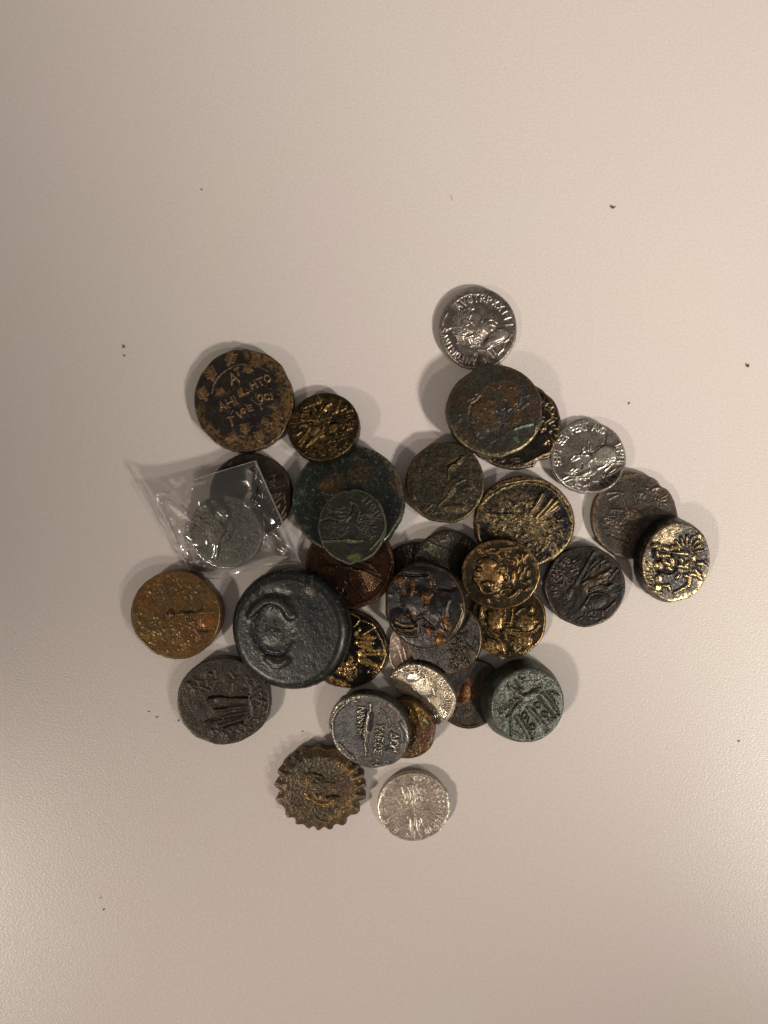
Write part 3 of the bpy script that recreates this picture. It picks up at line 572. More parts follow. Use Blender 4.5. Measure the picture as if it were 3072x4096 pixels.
coin(34, 'U', (2097, 2820), (154, 151), 5.6, 'thick dark green coin stamped with a tripod-like design and spirals, lower right of heap',
     L(15, -.35, 0, '500,550 600,660 610,770 700,770 740,820', '620,470 700,590 760,620', '790,710 880,690 960,630 1080,610', '730,820 640,880 580,950 550,1020 480,1080', '1040,780 1150,920 1250,1050 1340,1130', '1110,700 1230,840 1330,980 1390,1080',
       '840,940 960,1080 1100,1230 1170,1370', '940,960 1020,1080 1120,1200 1200,1340', '630,1100 720,1210 800,1330 850,1440', '690,1060 780,1190 870,1330 930,1470', '550,1170 560,1260 550,1400', '1190,690 1300,830 1380,1020')
     + D(640, 700, 160, 90, 40, .35, .15) + D(860, 770, 250, 90, -20, .4, .1) + D(620, 1000, 100, 160, 30, .35) + L(26, .4, .35, '560,600 650,700 760,760', '1080,740 1190,860 1330,1060', '880,960 1030,1120 1170,1320', '660,1080 760,1220 880,1440')
     + L(13, -.3, 0, '1180,690 1280,680 1370,740') + L(11, -.32, 0, '700,380 700,430 740,460 790,440 800,390', '830,1030 800,1000 750,1040 760,1110 820,1120 840,1060', '990,870 1030,850 1070,880 1060,940 1010,950', '1100,1100 1090,1040 1130,1010 1190,1040 1190,1100 1140,1110 1130,1070',
       '970,1250 950,1210 900,1220 880,1270 910,1310 960,1290', '860,1280 840,1200 880,1110', '1060,1110 1080,1190 1130,1200', '1000,940 960,900 990,850', '1230,1110 1290,1120', '1200,1140 1230,1180')
     + text('EONO', 330, 960, 80, -38, 9, -.3, 0, 1.35) + D(790, 1060, 30, 40, 0, .25, .2) + D(1150, 1060, 26, 26, 0, .25, .2) + D(925, 1265, 30, 30, 0, .2, .2) + D(745, 400, 40, 40, 0, .2, .2)
     + L(13, .35, .4, '1330,740 1390,770', '1340,860 1360,930', '600,1330 700,1390 760,1440', '880,960 940,1030') + scrib(950, 480, 240, 120, 40, 40, 11, .25, .55, 222) + scrib(370, 1030, 120, 220, 30, 36, 9, .18, .3, 223) + scrib(1200, 560, 180, 120, 20, 50, 12, .2, .3, 224)
     + scrib(860, 900, 560, 540, 90, 40, 9, .12, .2, 225) + CP(860, 760, 260, 90, -15, (88, 78, 78), .7) + CP(560, 900, 90, 130, 30, (86, 84, 74), .5) + CP(500, 640, 90, 60, 30, (150, 148, 122), .5) + CP(980, 500, 90, 60, 0, (112, 92, 62), .5) + CP(1120, 590, 60, 40, 0, (76, 84, 52), .7),
     mat='rough', base=(78, 80, 64), base2=(64, 70, 56), worn=(178, 178, 156), rough=.4, metal=.15, wmetal=.3, rimwear=.25, edge=.7, pit=.06, wob=.008, taper=.11, edgecol=(38, 50, 36), notch=((100, 12, -.012), (-35, 20, -.012)), tilt=(0.02, -0.03))
coin(30, 'V', (1700, 2776), (135, 134), 1.7, 'bright silver coin with a cracked rim, letters down its right side, below lumpy black coin',
     arct('ANVGDIVAR', 560, 740, 520, -42, 36, 110, 11, .38, 1) + D(700, 560, 200, 220, 30, .4, .3) + L(12, .35, .8, '820,580 840,640 870,700', '700,460 690,520', '800,470 810,520', '780,690 850,690', '740,760 770,830', '470,560 520,640')
     + D(520, 400, 160, 90, -25, .35, .9) + L(15, .4, 1, '640,260 590,340', '330,270 380,310', '400,330 540,300', '290,280 330,330') + L(12, -.45, 0, '580,190 570,260', '330,300 440,310 500,340', '700,300 690,380') + dots(560, 740, 620, -80, 40, 30, 13, .22, .7)
     + scrib(950, 1030, 120, 120, 24, 50, 11, .35, 1, 232) + scrib(620, 330, 340, 60, 18, 50, 11, .3, .7, 233) + L(18, .5, .9, '110,450 180,360 290,280 420,210 560,195') + D(180, 390, 60, 50, 0, .5, 1) + CP(650, 620, 160, 130, 30, (120, 122, 126), .6)
     + L(12, .3, .7, '860,420 930,470 990,560'),
     kind='silver_coin', mat='silver', base=(150, 134, 112), base2=(120, 106, 92), worn=(226, 212, 184), rough=.4, metal=.7, wmetal=.9, wrough=.26, rimwear=.9, edge=.35, pit=.03, notch=((-92, 2, .03), (-5, 3, -.01)),
     poly='105,450 150,370 230,300 330,230 450,190 580,180 720,205 860,265 980,340 1060,440 1140,560 1200,680 1215,740 1200,870 1180,960 1120,1080 1060,1150 990,1200 925,1245 820,1230 700,1160 580,1060 460,940 340,800 230,680 140,570')
coin(31, 'W', (1626, 2911), (125, 127), 2.6, 'yellow-brown coin with small green spots tucked under the coin with columns of letters',
     scrib(1300, 450, 150, 220, 60, 60, 9, .25, .5, 241, 60, .5) + CP(1420, 720, 120, 190, 0, (92, 48, 34), .9) + CP(1330, 430, 100, 200, -20, (122, 90, 30), .7) + CP(1440, 500, 22, 50, -40, (130, 190, 160), 1, .2) + CP(1525, 790, 26, 48, 30, (110, 180, 150), 1, .2)
     + CP(1450, 930, 90, 90, 0, (120, 86, 40), .7) + scrib(1330, 880, 190, 170, 40, 40, 9, .2, .35, 242),
     mat='glossy', base=(74, 52, 24), base2=(92, 64, 28), worn=(160, 120, 50), rough=.38, metal=.3, rimwear=.4, edge=.5, pit=.04, nr=64)
coin(32, 'W', (1489, 2916), (169, 160), 3.6, 'dark silvery coin with a spear between two columns of raised letters, beside the serrated coin',
     L(16, .55, .9, '670,370 665,450 640,560 635,640 600,700 625,780 600,860 620,960 610,1030', '705,250 700,360') + L(15, .45, .8, '680,440 650,600 650,700 640,790') + L(18, -.35, 0, '640,380 600,560 570,690 560,790', '720,400 700,560 690,640') + D(640, 650, 46, 250, 4, .3, .4)
     + text('N^NTIM', 620, 320, 100, 93, 12, .42, .9, 1.15) + text('Y^EO*', 890, 540, 105, 96, 12, .5, 1.2, 1.3) + text('/IOM', 1095, 650, 110, 93, 12, .46, 1.0, 1.2)
     + D(960, 900, 80, 55, -10, -.6) + D(950, 935, 45, 25, 0, .4, 1) + L(14, .5, .8, '180,1000 150,880 140,720 140,560 190,450 250,370 340,290', '230,900 340,1020 440,1100') + scrib(300, 230, 200, 90, 24, 60, 12, .4, .7, 251)
     + L(12, .3, .4, '940,440 980,520 950,560', '1000,520 1040,570', '850,320 920,380', '1100,560 1130,640 1140,760') + scrib(750, 1130, 330, 70, 30, 50, 10, .3, .5, 252) + scrib(640, 640, 500, 460, 50, 34, 9, .1, .2, 253)
     + CP(300, 780, 130, 130, 0, (38, 52, 48), .8) + CP(760, 400, 60, 60, 0, (74, 52, 46), .7) + CP(980, 300, 120, 60, 40, (92, 62, 52), .6) + CP(1140, 1000, 140, 160, 0, (98, 78, 72), .6) + D(780, 1170, 60, 36, 0, .4, .4)
     + L(16, .4, .5, '1130,480 1210,640 1230,800 1180,960'),
     kind='bronze_coin', mat='rough', base=(60, 58, 57), base2=(80, 75, 70), worn=(188, 176, 156), rough=.5, metal=.3, wmetal=.85, wrough=.28, rimwear=.7, edge=.7, pit=.035, wob=.01, rimw=((130, 260, .6),))
coin(33, 'X', (1655, 3228), (146, 138), 2.4, 'worn pale silver coin standing alone, lowest of all the coins',
     scrib(820, 1150, 150, 160, 16, 170, 9, .22, .5, 264, 82, .2) + scrib(700, 560, 130, 120, 13, 130, 9, .22, .5, 265, 74, .25) + L(9, .25, .7, '700,500 780,660', '680,760 680,800', '820,885 960,900 980,890', '600,720 680,720', '850,860 920,880', '740,1080 760,1240', '860,1100 880,1300')
     + L(8, -.2, 0, '840,880 980,910 1100,890') + D(880, 820, 110, 90, 0, .15, .2) + arct('OPTIMO', 800, 850, 530, -85, -20, 90, 9, .22, .6) + arct('CONVSPVB', 800, 850, 530, -10, 62, 90, 9, .22, .6) + arct('SENAT', 800, 850, 540, 100, 200, 90, 9, .2, .4)
     + scrib(850, 620, 160, 200, 20, 70, 8, .18, .5, 261, 80, .5) + scrib(800, 850, 480, 440, 60, 40, 8, .1, .3, 262) + CP(500, 800, 260, 280, 0, (170, 156, 136), .5) + L(13, .4, 1, '1430,680 1450,800 1470,950 1400,1080 1340,1180', '170,1000 150,850 190,700 260,590')
     + CP(1060, 780, 300, 320, 0, (150, 134, 120), .5),
     kind='silver_coin', mat='silver', base=(122, 108, 97), base2=(140, 124, 110), worn=(236, 222, 200), rough=.5, metal=.45, wmetal=.9, wrough=.28, rimwear=.5, edge=.35, pit=.03, wob=.006,
     notch=((-32, 4, .022), (-20, 8, -.02), (-12, 2.5, .02), (2, 3, .015), (-115, 3, .012)), rimw=((140, 230, .5), (-30, 50, .6)))
coin(6, 'D', (910, 2121), (149, 148), 2.6, 'dull green-brown coin sealed inside the clear plastic sachet',
     CP(850, 850, 70, 130, 10, (118, 84, 60), .8) + CP(640, 700, 160, 90, 0, (96, 96, 84), .6) + D(800, 850, 250, 250, 0, .25) + D(880, 880, 60, 160, 20, .2, .2) + CP(650, 1050, 200, 130, 0, (84, 70, 74), .6) + CP(930, 700, 30, 22, 0, (130, 160, 140), .9) + CP(770, 740, 30, 20, 0, (120, 150, 132), .9)
     + CP(1120, 1040, 40, 40, 0, (120, 150, 130), .8) + CP(820, 890, 60, 24, 0, (170, 130, 96), .7) + scrib(900, 900, 330, 300, 60, 40, 9, .15, .3, 271) + scrib(640, 700, 130, 80, 12, 40, 9, .2, .5, 272),
     mat='rough', base=(104, 102, 88), base2=(120, 114, 94), worn=(150, 140, 112), rough=.5, metal=.15, rimwear=.2, edge=.4, pit=.06, wob=.006, speck=((140, 150, 128), .14), lift=.7, maxtilt=.13)


# ------------------------------------------------------------ resting the coins
def outline_r(c, th):
    """radius factor around the coin (angles y down), 1 = nominal ellipse"""
    g = np.random.default_rng(c['key'] * 13 + 5)
    f = np.ones_like(th)
    for k in range(2, 9):
        f += c['wob'] * 1.3 / k ** .6 * (g.random() - .5) * 2 * np.cos(k * th + g.random() * 6.283)
    for k in (17, 23, 31, 41):
        f += c['wob'] * .12 * (g.random() - .5) * 2 * np.cos(k * th + g.random() * 6.283)
    if c['kind'] != 'silver_coin' and not c['teeth']:
        for k in range(4):
            a = g.random() * 6.283
            d = (th - a + math.pi) % (2 * math.pi) - math.pi
            cut = (.978 + .018 * g.random()) / np.cos(np.clip(d, -1.2, 1.2))
            f = np.where(np.abs(d) < .6, np.minimum(f, cut), f)
        f += .006
    for a, wd, dp in c['notch']:
        d = (th - R_(a) + math.pi) % (2 * math.pi) - math.pi
        f -= dp * np.exp(-(d / R_(wd)) ** 2)
    if c['teeth']:
        n = c['teeth']
        ph = (th + .1 * np.sin(3 * th + 1)) * n / (2 * math.pi)
        fr = np.abs((ph % 1) - .5) * 2
        tz = np.floor(ph).astype(int)
        amp = .04 + .03 * np.cos(th - R_(190)) ** 2 + .03 * (_LAT[tz & 255, 5] - .5)
        f += amp * (sstep(.15, .85, fr) - .5) * 2 * .8
    return f


def outline_xy(c, th):
    if c['poly'] is not None:
        p = pts(c['poly']) * c['crop'][2] + np.array(c['crop'][:2]) - np.array(c['c'])
        q = np.vstack([p, p[:1]])
        ang = np.arctan2(p[:, 1], p[:, 0])
        rr = np.hypot(p[:, 0], p[:, 1])
        o = np.argsort(ang)
        r = np.interp(th, np.concatenate([ang[o] - 2 * math.pi, ang[o], ang[o] + 2 * math.pi]), np.tile(rr[o], 3))
        r = r * (1 + .012 * np.sin(th * 37) * (np.abs((th + math.pi) % (2 * math.pi) - math.pi) > 1.5))
        return r * np.cos(th), r * np.sin(th)
    rx, ry = c['r']
    f = outline_r(c, th)
    return rx * f * np.cos(th), ry * f * np.sin(th)


ALLOW = None
placed = []
TH = np.linspace(-math.pi, math.pi, 33)[:-1]


def settle(c):
    """lowest plane through the coin's centre that clears everything already lying there"""
    z = 0.0
    for it in range(3):
        zc = (z + c['T']) * 1e-3
        k = (HC - zc) / HC
        X = (c['c'][0] - 1536) * PX * k
        Y = -(c['c'][1] - 2048) * PX * k
        ox, oy = outline_xy(c, TH)
        P = []
        for rr in (.3, .5, .65, .8, .93):
            P.append(np.stack([X + ox * rr * PX * k, Y - oy * rr * PX * k], 1))
        P = np.concatenate(P)
        Hh = np.zeros(len(P))
        for q in placed:
            lx = (P[:, 0] - q['X']) / (PX * q['k'])
            ly = -(P[:, 1] - q['Y']) / (PX * q['k'])
            th = np.arctan2(ly, lx)
            bx, by = outline_xy(q, th)
            ins = np.hypot(lx, ly) < .95 * np.hypot(bx, by)
            hz = q['z'] + q['b'] * (P[:, 0] - q['X']) * 1e3 + q['cc'] * (P[:, 1] - q['Y']) * 1e3 + q['T'] + .18
            Hh = np.where(ins, np.maximum(Hh, hz), Hh)
        A = np.stack([np.ones(len(P)), (P[:, 0] - X) * 1e3, (P[:, 1] - Y) * 1e3], 1)
        act = list(range(len(P) - 32, len(P), 4))
        best = None
        for rnd in range(40):
            n = len(act)
            bst = None
            for i in range(n):
                for j in range(i + 1, n):
                    for l_ in range(j + 1, n):
                        M = A[[act[i], act[j], act[l_]]]
                        if abs(np.linalg.det(M)) < 1e-6:
                            continue
                        s = np.linalg.solve(M, Hh[[act[i], act[j], act[l_]]])
                        if (A[act] @ s - Hh[act]).min() < -1e-6:
                            continue
                        if bst is None or s[0] < bst[0]:
                            bst = s
            if bst is None:
                break
            best = bst
            v = A @ bst - Hh
            w = int(v.argmin())
            if v[w] > -1e-4 or w in act:
                break
            # keep the tight ones only, then add the worst
            tight = [a for a in act if A[a] @ bst - Hh[a] < 0.02] if n > 11 else act
            act = list(dict.fromkeys(tight + act[:8]))[:12] + [w]
        z, b, cc = best
    if c['tilt']:
        b += c['tilt'][0]
        cc += c['tilt'][1]
    c.update(X=X, Y=Y, k=k, z=z + c['lift'], b=float(np.clip(b, -c['maxtilt'], c['maxtilt'])), cc=float(np.clip(cc, -c['maxtilt'], c['maxtilt'])))
    placed.append(c)


# ------------------------------------------------------------ building a coin
def build_coin(c):
    x0, y0, ck = c['crop']
    cx, cy = c['c']
    nt, nr = c['nt'], c['nr']
    th = np.linspace(0, 2 * math.pi, nt + 1)[:-1]
    ox, oy = outline_xy(c, th)
    rpx = (c['r'][0] + c['r'][1]) / 2
    Rm = rpx * .058                                   # radius in mm
    e = min(c['edge'], Rm * .4)
    na = 10
    rho = np.concatenate([np.linspace(0.012, 1 - e / Rm, nr - na), 1 - e / Rm * (1 - np.sin(np.linspace(0, math.pi / 2, na + 1)[1:]))])
    arc = np.concatenate([np.zeros(nr - na), 1 - np.cos(np.linspace(0, math.pi / 2, na + 1)[1:])])
    ez = min(e, c['T'] * .5)
    if c['teeth']:
        # teeth belong to the rim: the stamped face inside is a plain disc
        sm = np.exp(1j * th)
        frr = np.array([.86 if r < .9 else .86 + .14 * ((r - .9) / .1) for r in rho])
    X = rho[:, None] * ox[None, :]
    Y = rho[:, None] * oy[None, :]
    if c['teeth']:
        f = outline_r(c, th)
        inner = 0.90
        w = sstep(.84, .97, rho)[:, None]
        bx = c['r'][0] * np.cos(th)[None, :]
        by = c['r'][1] * np.sin(th)[None, :]
        X = rho[:, None] * (bx * inner * (1 - w) + ox[None, :] * w)
        Y = rho[:, None] * (by * inner * (1 - w) + oy[None, :] * w)
    rr = np.repeat(rho[:, None], nt, 1)
    x = X.ravel()
    y = Y.ravel()
    rr = rr.ravel()
    xs = np.append(x, 0.0)
    ys = np.append(y, 0.0)
    rr = np.append(rr, 0.0)
    az = np.append(np.repeat(arc, nt), 0.0)
    gx = xs + cx
    gy = ys + cy
    sd = c['key'] * 1.37
    # crop coordinates, gently warped so that strokes look hand cut
    wx = (fbm(gx, gy, 26, sd, 2) - .5) * 7
    wy = (fbm(gx, gy, 26, sd + 3, 2) - .5) * 7
    wx = wx * .5 + (fbm(gx, gy, 10, sd + 4, 2) - .5) * 3.5
    wy = wy * .5 + (fbm(gx, gy, 10, sd + 7, 2) - .5) * 3.5
    if c['kind'] == 'silver_coin':
        wx, wy = wx * .5, wy * .5
    u = (gx + wx - x0) / ck
    v = (gy + wy - y0) / ck
    n = len(u)
    hp = np.zeros(n)
    hn = np.zeros(n)
    hb = np.zeros(n)
    wear = np.zeros(n)
    dk = 1.0 if c['kind'] == 'silver_coin' else {9: .22, 22: .42, 23: .5, 26: .55, 5: .55, 10: .55, 3: .7, 8: .72, 6: .34, 11: .8, 18: .6, 2: .8}.get(c['key'], .62)
    base = srgb(*c['base']) * dk
    base2 = srgb(*c['base2']) * dk
    nz = fbm(gx, gy, 34, sd + 1, 4)
    nf = fbm(gx, gy, 9, sd + 2, 3)
    col = base[None, :] + (base2 - base)[None, :] * sstep(.38, .62, nz)[:, None]
    for s in c['relief']:
        if s[0] == 'l':
            _, w, h, t, P = s
            lo = P.min(0) - w * 2.2
            hi = P.max(0) + w * 2.2
            m = np.nonzero((u > lo[0]) & (u < hi[0]) & (v > lo[1]) & (v < hi[1]))[0]
            if not len(m):
                continue
            uu = u[m]
            vv = v[m]
            d = np.full(len(m), 1e9)
            for a, b in zip(P[:-1], P[1:]):
                ab = b - a
                tt = np.clip(((uu - a[0]) * ab[0] + (vv - a[1]) * ab[1]) / max(ab @ ab, 1e-9), 0, 1)
                d = np.minimum(d, np.hypot(uu - a[0] - tt * ab[0], vv - a[1] - tt * ab[1]))
            # never thinner than the mesh can carry
            ww = max(w, 2.6 / ck)
            pr = np.exp(-(d / ww) ** 2 * 1.1) * min(1, w / ww + .25)
            if h >= 0:
                hp[m] = np.maximum(hp[m], h * pr)
                if t > 0:
                    wear[m] = np.maximum(wear[m], t * sstep(.25, .85, pr))
                elif t < 0:
                    wear[m] += t * sstep(.3, .9, pr)
            else:
                hn[m] = np.minimum(hn[m], h * pr)
                wear[m] -= .7 * pr
        elif s[0] in 'dwc':
            X_, Y_, rx, ry, a = s[1:6]
            ca, sa = math.cos(R_(a)), math.sin(R_(a))
            du = u - X_
            dv = v - Y_
            q = np.sqrt(((du * ca + dv * sa) / rx) ** 2 + ((-du * sa + dv * ca) / ry) ** 2)
            if s[0] == 'd':
                h, t, p = s[6:9]
                q = q + (fbm(gx, gy, 15, sd + X_ * .02, 3) - .5) * (.5 if max(rx, ry) <= 110 else .14)
                pr = np.clip(1 - q ** p, 0, 1)
                pr = pr * (2 - pr) if p < 2 else pr ** .8
                pr = sstep(0, 1, pr)
                if max(rx, ry) > 110:
                    hb += h * pr
                elif h >= 0:
                    hp = np.maximum(hp, h * pr)
                else:
                    hn = np.minimum(hn, h * pr)
                if t > 0:
                    wear = np.maximum(wear, t * sstep(.2, .9, pr))
            else:
                soft = s[-1]
                q = q + (fbm(gx, gy, 22, sd + X_ * .01, 4, .7) - .5) * 1.9
                m_ = 1 - sstep(1 - soft, 1 + soft, q)
                if s[0] == 'w':
                    wear = np.maximum(wear, s[6] * m_ * (.15 + 1.0 * sstep(.34, .62, nf)))
                else:
                    cc_ = srgb(*s[6]) * (dk * 1.1)
                    m_ = (m_ * s[7] * np.clip(.25 + .75 * sstep(.3, .62, nf), 0, 1) * .85)[:, None]
                    col = col * (1 - m_) + cc_[None, :] * m_
    edge_fade = 1 - sstep(.90, .985, rr)
    pit = (fbm(gx, gy, 7, sd + 5, 3) - .5) * 2 * c['pit'] * .55 + (fbm(gx, gy, 40, sd + 6, 2) - .5) * (.04 + 2.2 * c['pit'])
    ang = np.degrees(np.arctan2(ys, xs))
    if c['rimwear']:
        band = np.exp(-((rr - (1 - e / Rm * .55)) / .022) ** 2)
        wear = wear + c['rimwear'] * band * (.15 + 1.3 * fbm(gx, gy, 22, sd + 8, 3))
    for a0, a1, am in c['rimw']:
        mid = (a0 + a1) / 2
        d = np.abs((ang - mid + 180) % 360 - 180)
        wear = wear + am * (1 - sstep((a1 - a0) * .4, (a1 - a0) * .6, d)) * sstep(.86, .93, rr) * sstep(.35, .6, nf)
    if c['spot']:
        wear = wear + c['spot'] * sstep(.56, .70, fbm(gx, gy, 6, sd + 9, 2))
    wear = np.clip(wear * (.5 + .8 * nf), 0, .92)
    if c['speck']:
        sc, am = c['speck']
        m_ = (sstep(.84, .92, fbm(gx, gy, 6, sd + 11, 1)) * am * 5)[:, None]
        col = col * (1 - m_) + srgb(*sc)[None, :] * m_
    # dirt left in the hollows of the stamped surface
    wn = srgb(*c['worn']) * (1 if dk == 1 else .74)
    if dk < 1:
        wn = wn * .72 + wn.mean() * np.array([1.08, 1.0, .84]) * .28
    jit = (.70 + .60 * fbm(gx, gy, 5, sd + 12, 2))[:, None]
    col = col * jit
    colw = wn[None, :] * (.8 + .4 * fbm(gx, gy, 12, sd + 13, 2))[:, None]
    W_ = wear[:, None]
    col = col * (1 - W_) + colw * W_
    if c['kind'] != 'silver_coin':
        c['metal'] = min(.7, c['metal'] + .15)
        c['rough'] -= .07
        c['wrough'] -= .05
    met = c['metal'] * (1 - wear) + c['wmetal'] * wear
    rg = c['rough'] * (1 - wear) + c['wrough'] * wear + .08 * (nf - .5)
    relief = (hp * .9 + hn * 1.3 + hb * .9) * edge_fade * (.72 if c['kind'] == 'silver_coin' else 1)
    zt = c['T'] + relief + pit * edge_fade - ez * az + c['dome'] * (1 - rr ** 2) - c['dish'] * (1 - sstep(.55, .9, rr))
    if c['teeth']:
        zt = zt - sstep(.86, .97, rr) * .9 + .15 * (fbm(gx, gy, 8, sd + 15, 2) - .5)
    if c['bend'] is not None:
        bx_, by_, ba, bd = c['bend']
        dd = ((u - bx_) * math.cos(R_(ba)) + (v - by_) * math.sin(R_(ba))) * ck * .058
        zt = zt + bd * np.clip((dd + .4) / 4.0, 0, 1.5) ** 1.5 * .45
    mm = PX * c['k']
    Rrot = Vector((-c['b'], -c['cc'], 1)).to_track_quat('Z', 'Y')
    from mathutils import Matrix
    nrm = Vector((-c['b'], -c['cc'], 1)).normalized()
    q = Vector((0, 0, 1)).rotation_difference(nrm)
    emp = bpy.data.objects.new(c['kind'], None)
    emp.empty_display_size = .005
    link(emp)
    emp.location = (c['X'], c['Y'], c['z'] * 1e-3)
    emp.rotation_mode = 'QUATERNION'
    emp.rotation_quaternion = q
    emp['label'] = c['label']
    emp['category'] = 'coin'
    emp['group'] = c['group'] or ('loose silver coins on the table' if c['kind'] == 'silver_coin' else 'loose bronze coins on the table')
    tp = 1.0
    co = np.stack([xs * mm * tp, -ys * mm * tp, zt * 1e-3], 1)
    tri = np.stack([np.full(nt, nr * nt), np.arange(nt), (np.arange(nt) + 1) % nt], 1)[:, ::-1]
    quads = ring_quads(nr, nt)[:, ::-1]
    # y was flipped, so the winding is flipped back
    mesh_obj('face', co, quads[:, ::-1], tri[:, ::-1], MATS[c['mat']], emp, col, np.stack([met, np.clip(rg, .12, .95)], 1))
    # the edge: wall, rounded foot, underside
    nb = 9
    zz = []
    sc = []
    zb0 = zt.reshape(-1)[(nr - 1) * nt:nr * nt]
    base_r = 1 + c['taper']
    rows = []
    eb = min(c['edge'], c['T'] * .4)
    for i in range(nb):
        t = i / (nb - 1)
        if i < 6:
            f = i / 5
            zrow = zb0 * (1 - f) + eb * f
            bulge = 1 + (base_r - 1) * f + .006 * math.sin(math.pi * f)
        else:
            a = (i - 5) / 3 * math.pi / 2
            zrow = np.full(nt, eb * (1 - math.sin(a)))
            bulge = base_r - eb / Rm * (1 - math.cos(a))
        nzr = 1 + (fbm((ox + cx) * 1.0 + i * 3, (oy + cy) + i * 5, 14, sd + 20, 2) - .5) * .02 * (1 if 0 < i < 8 else 0)
        if c['teeth'] and i > 0:
            nzr = nzr * (1 + .01 * f)
        rows.append(np.stack([ox * bulge * nzr * mm, -oy * bulge * nzr * mm, zrow * 1e-3], 1))
    co2 = np.concatenate(rows + [np.array([[0, 0, 0.0]])])
    q2 = ring_quads(nb, nt)[:, ::-1][:, ::-1]
    tri2 = np.stack([np.full(nt, nb * nt), (np.arange(nt) + 1) % nt, np.arange(nt) + (nb - 1) * nt], 1)
    tri2[:, 1] += (nb - 1) * nt
    eg = c['edgecol'] or c['base']
    px_ = np.concatenate([np.tile(ox + cx, nb), [cx]])
    py_ = np.concatenate([np.tile(oy + cy, nb), [cy]]) + np.concatenate([np.repeat(np.arange(nb) * 9.0, nt), [0]])
    n2 = fbm(px_, py_, 16, sd + 30, 3)
    ce = srgb(*eg)[None, :] * (dk * 1.0) * (.75 + .6 * n2)[:, None]
    if c['edgecol'] is None:
        cb = srgb(*c['base2']) * dk
        ce = ce * .6 + cb[None, :] * .4 * (.7 + .6 * n2)[:, None]
    w2 = np.concatenate([np.repeat(np.array([.8, .25] + [0] * (nb - 2)), nt), [0]]) * c['rimwear'] * sstep(.35, .6, n2)
    if c['kind'] == 'silver_coin':
        w2 = np.maximum(w2, .35)
    ce = ce * (1 - w2[:, None]) + wn[None, :] * w2[:, None]
    mesh_obj('edge', co2, q2, tri2, MATS[c['mat']], emp, ce,
             np.stack([c['metal'] * (1 - w2) + c['wmetal'] * w2, np.clip(c['rough'] + .05 - .1 * w2, .1, 1)], 1))
    return emp


for c in COINS:
    settle(c)
    build_coin(c)

# ------------------------------------------------------------ the table
def table_material():
    m = bpy.data.materials.new('beige_laminate')
    m.use_nodes = True
    nt = m.node_tree
    N, K = nt.nodes, nt.links
    b = N['Principled BSDF']
    tc = N.new('ShaderNodeTexCoord')
    n0 = N.new('ShaderNodeTexNoise'); n0.inputs['Scale'].default_value = 16; n0.inputs['Detail'].default_value = 2
    K.new(tc.outputs['Object'], n0.inputs['Vector'])
    cr = N.new('ShaderNodeValToRGB')
    cr.color_ramp.elements[0].position = .40; cr.color_ramp.elements[0].color = (.575, .514, .496, 1)
    cr.color_ramp.elements[1].position = .62; cr.color_ramp.elements[1].color = (.574, .526, .488, 1)
    K.new(n0.outputs['Fac'], cr.inputs[0])
    n1 = N.new('ShaderNodeTexNoise'); n1.inputs['Scale'].default_value = 1500; n1.inputs['Detail'].default_value = 2
    K.new(tc.outputs['Object'], n1.inputs['Vector'])
    mr = N.new('ShaderNodeMapRange')
    mr.inputs['From Min'].default_value = .3; mr.inputs['From Max'].default_value = .7
    mr.inputs['To Min'].default_value = .96; mr.inputs['To Max'].default_value = 1.04
    K.new(n1.outputs['Fac'], mr.inputs[0])
    mx = N.new('ShaderNodeMix'); mx.data_type = 'RGBA'; mx.blend_type = 'MULTIPLY'; mx.inputs[0].default_value = 1
    K.new(cr.outputs[0], mx.inputs[6]); K.new(mr.outputs[0], mx.inputs[7])
    K.new(mx.outputs[2], b.inputs['Base Color'])
    # pebbled laminate skin
    n2 = N.new('ShaderNodeTexNoise'); n2.inputs['Scale'].default_value = 2300; n2.inputs['Detail'].default_value = 2
    n2.inputs['Roughness'].default_value = .6
    mp = N.new('ShaderNodeMapping'); mp.inputs['Scale'].default_value = (.75, 1.25, 1); mp.inputs['Rotation'].default_value = (0, 0, .35)
    K.new(tc.outputs['Object'], mp.inputs[0])
    K.new(mp.outputs[0], n2.inputs['Vector'])
    bp = N.new('ShaderNodeBump'); bp.inputs['Strength'].default_value = .7; bp.inputs['Distance'].default_value = .00008
    K.new(n2.outputs['Fac'], bp.inputs['Height'])
    K.new(bp.outputs[0], b.inputs['Normal'])
    b.inputs['Roughness'].default_value = .32
    b.inputs['Specular IOR Level'].default_value = .5
    return m


def box(name, lo, hi, mat, bevel=0):
    import bmesh
    bm = bmesh.new()
    bmesh.ops.create_cube(bm, size=1)
    for v_ in bm.verts:
        v_.co = Vector([(lo[i] + hi[i]) / 2 + v_.co[i] * (hi[i] - lo[i]) for i in range(3)])
    if bevel:
        bmesh.ops.bevel(bm, geom=bm.edges[:], offset=bevel, segments=3, affect='EDGES')
    me = bpy.data.meshes.new(name)
    bm.to_mesh(me)
    bm.free()
    me.materials.append(mat)
    return link(bpy.data.objects.new(name, me))


tb = box('table_top', (-.7, -.4, -.03), (.7, .4, 0), table_material(), .002)
tb['kind'] = 'structure'
fl_m = bpy.data.materials.new('floor_grey')
fl_m.use_nodes = True
fb = fl_m.node_tree.nodes['Principled BSDF']
fb.inputs['Base Color'].default_value = (.25, .22, .19, 1)
fl = box('floor', (-4, -4, -.78), (4, 4, -.74), fl_m)
fl['kind'] = 'structure'


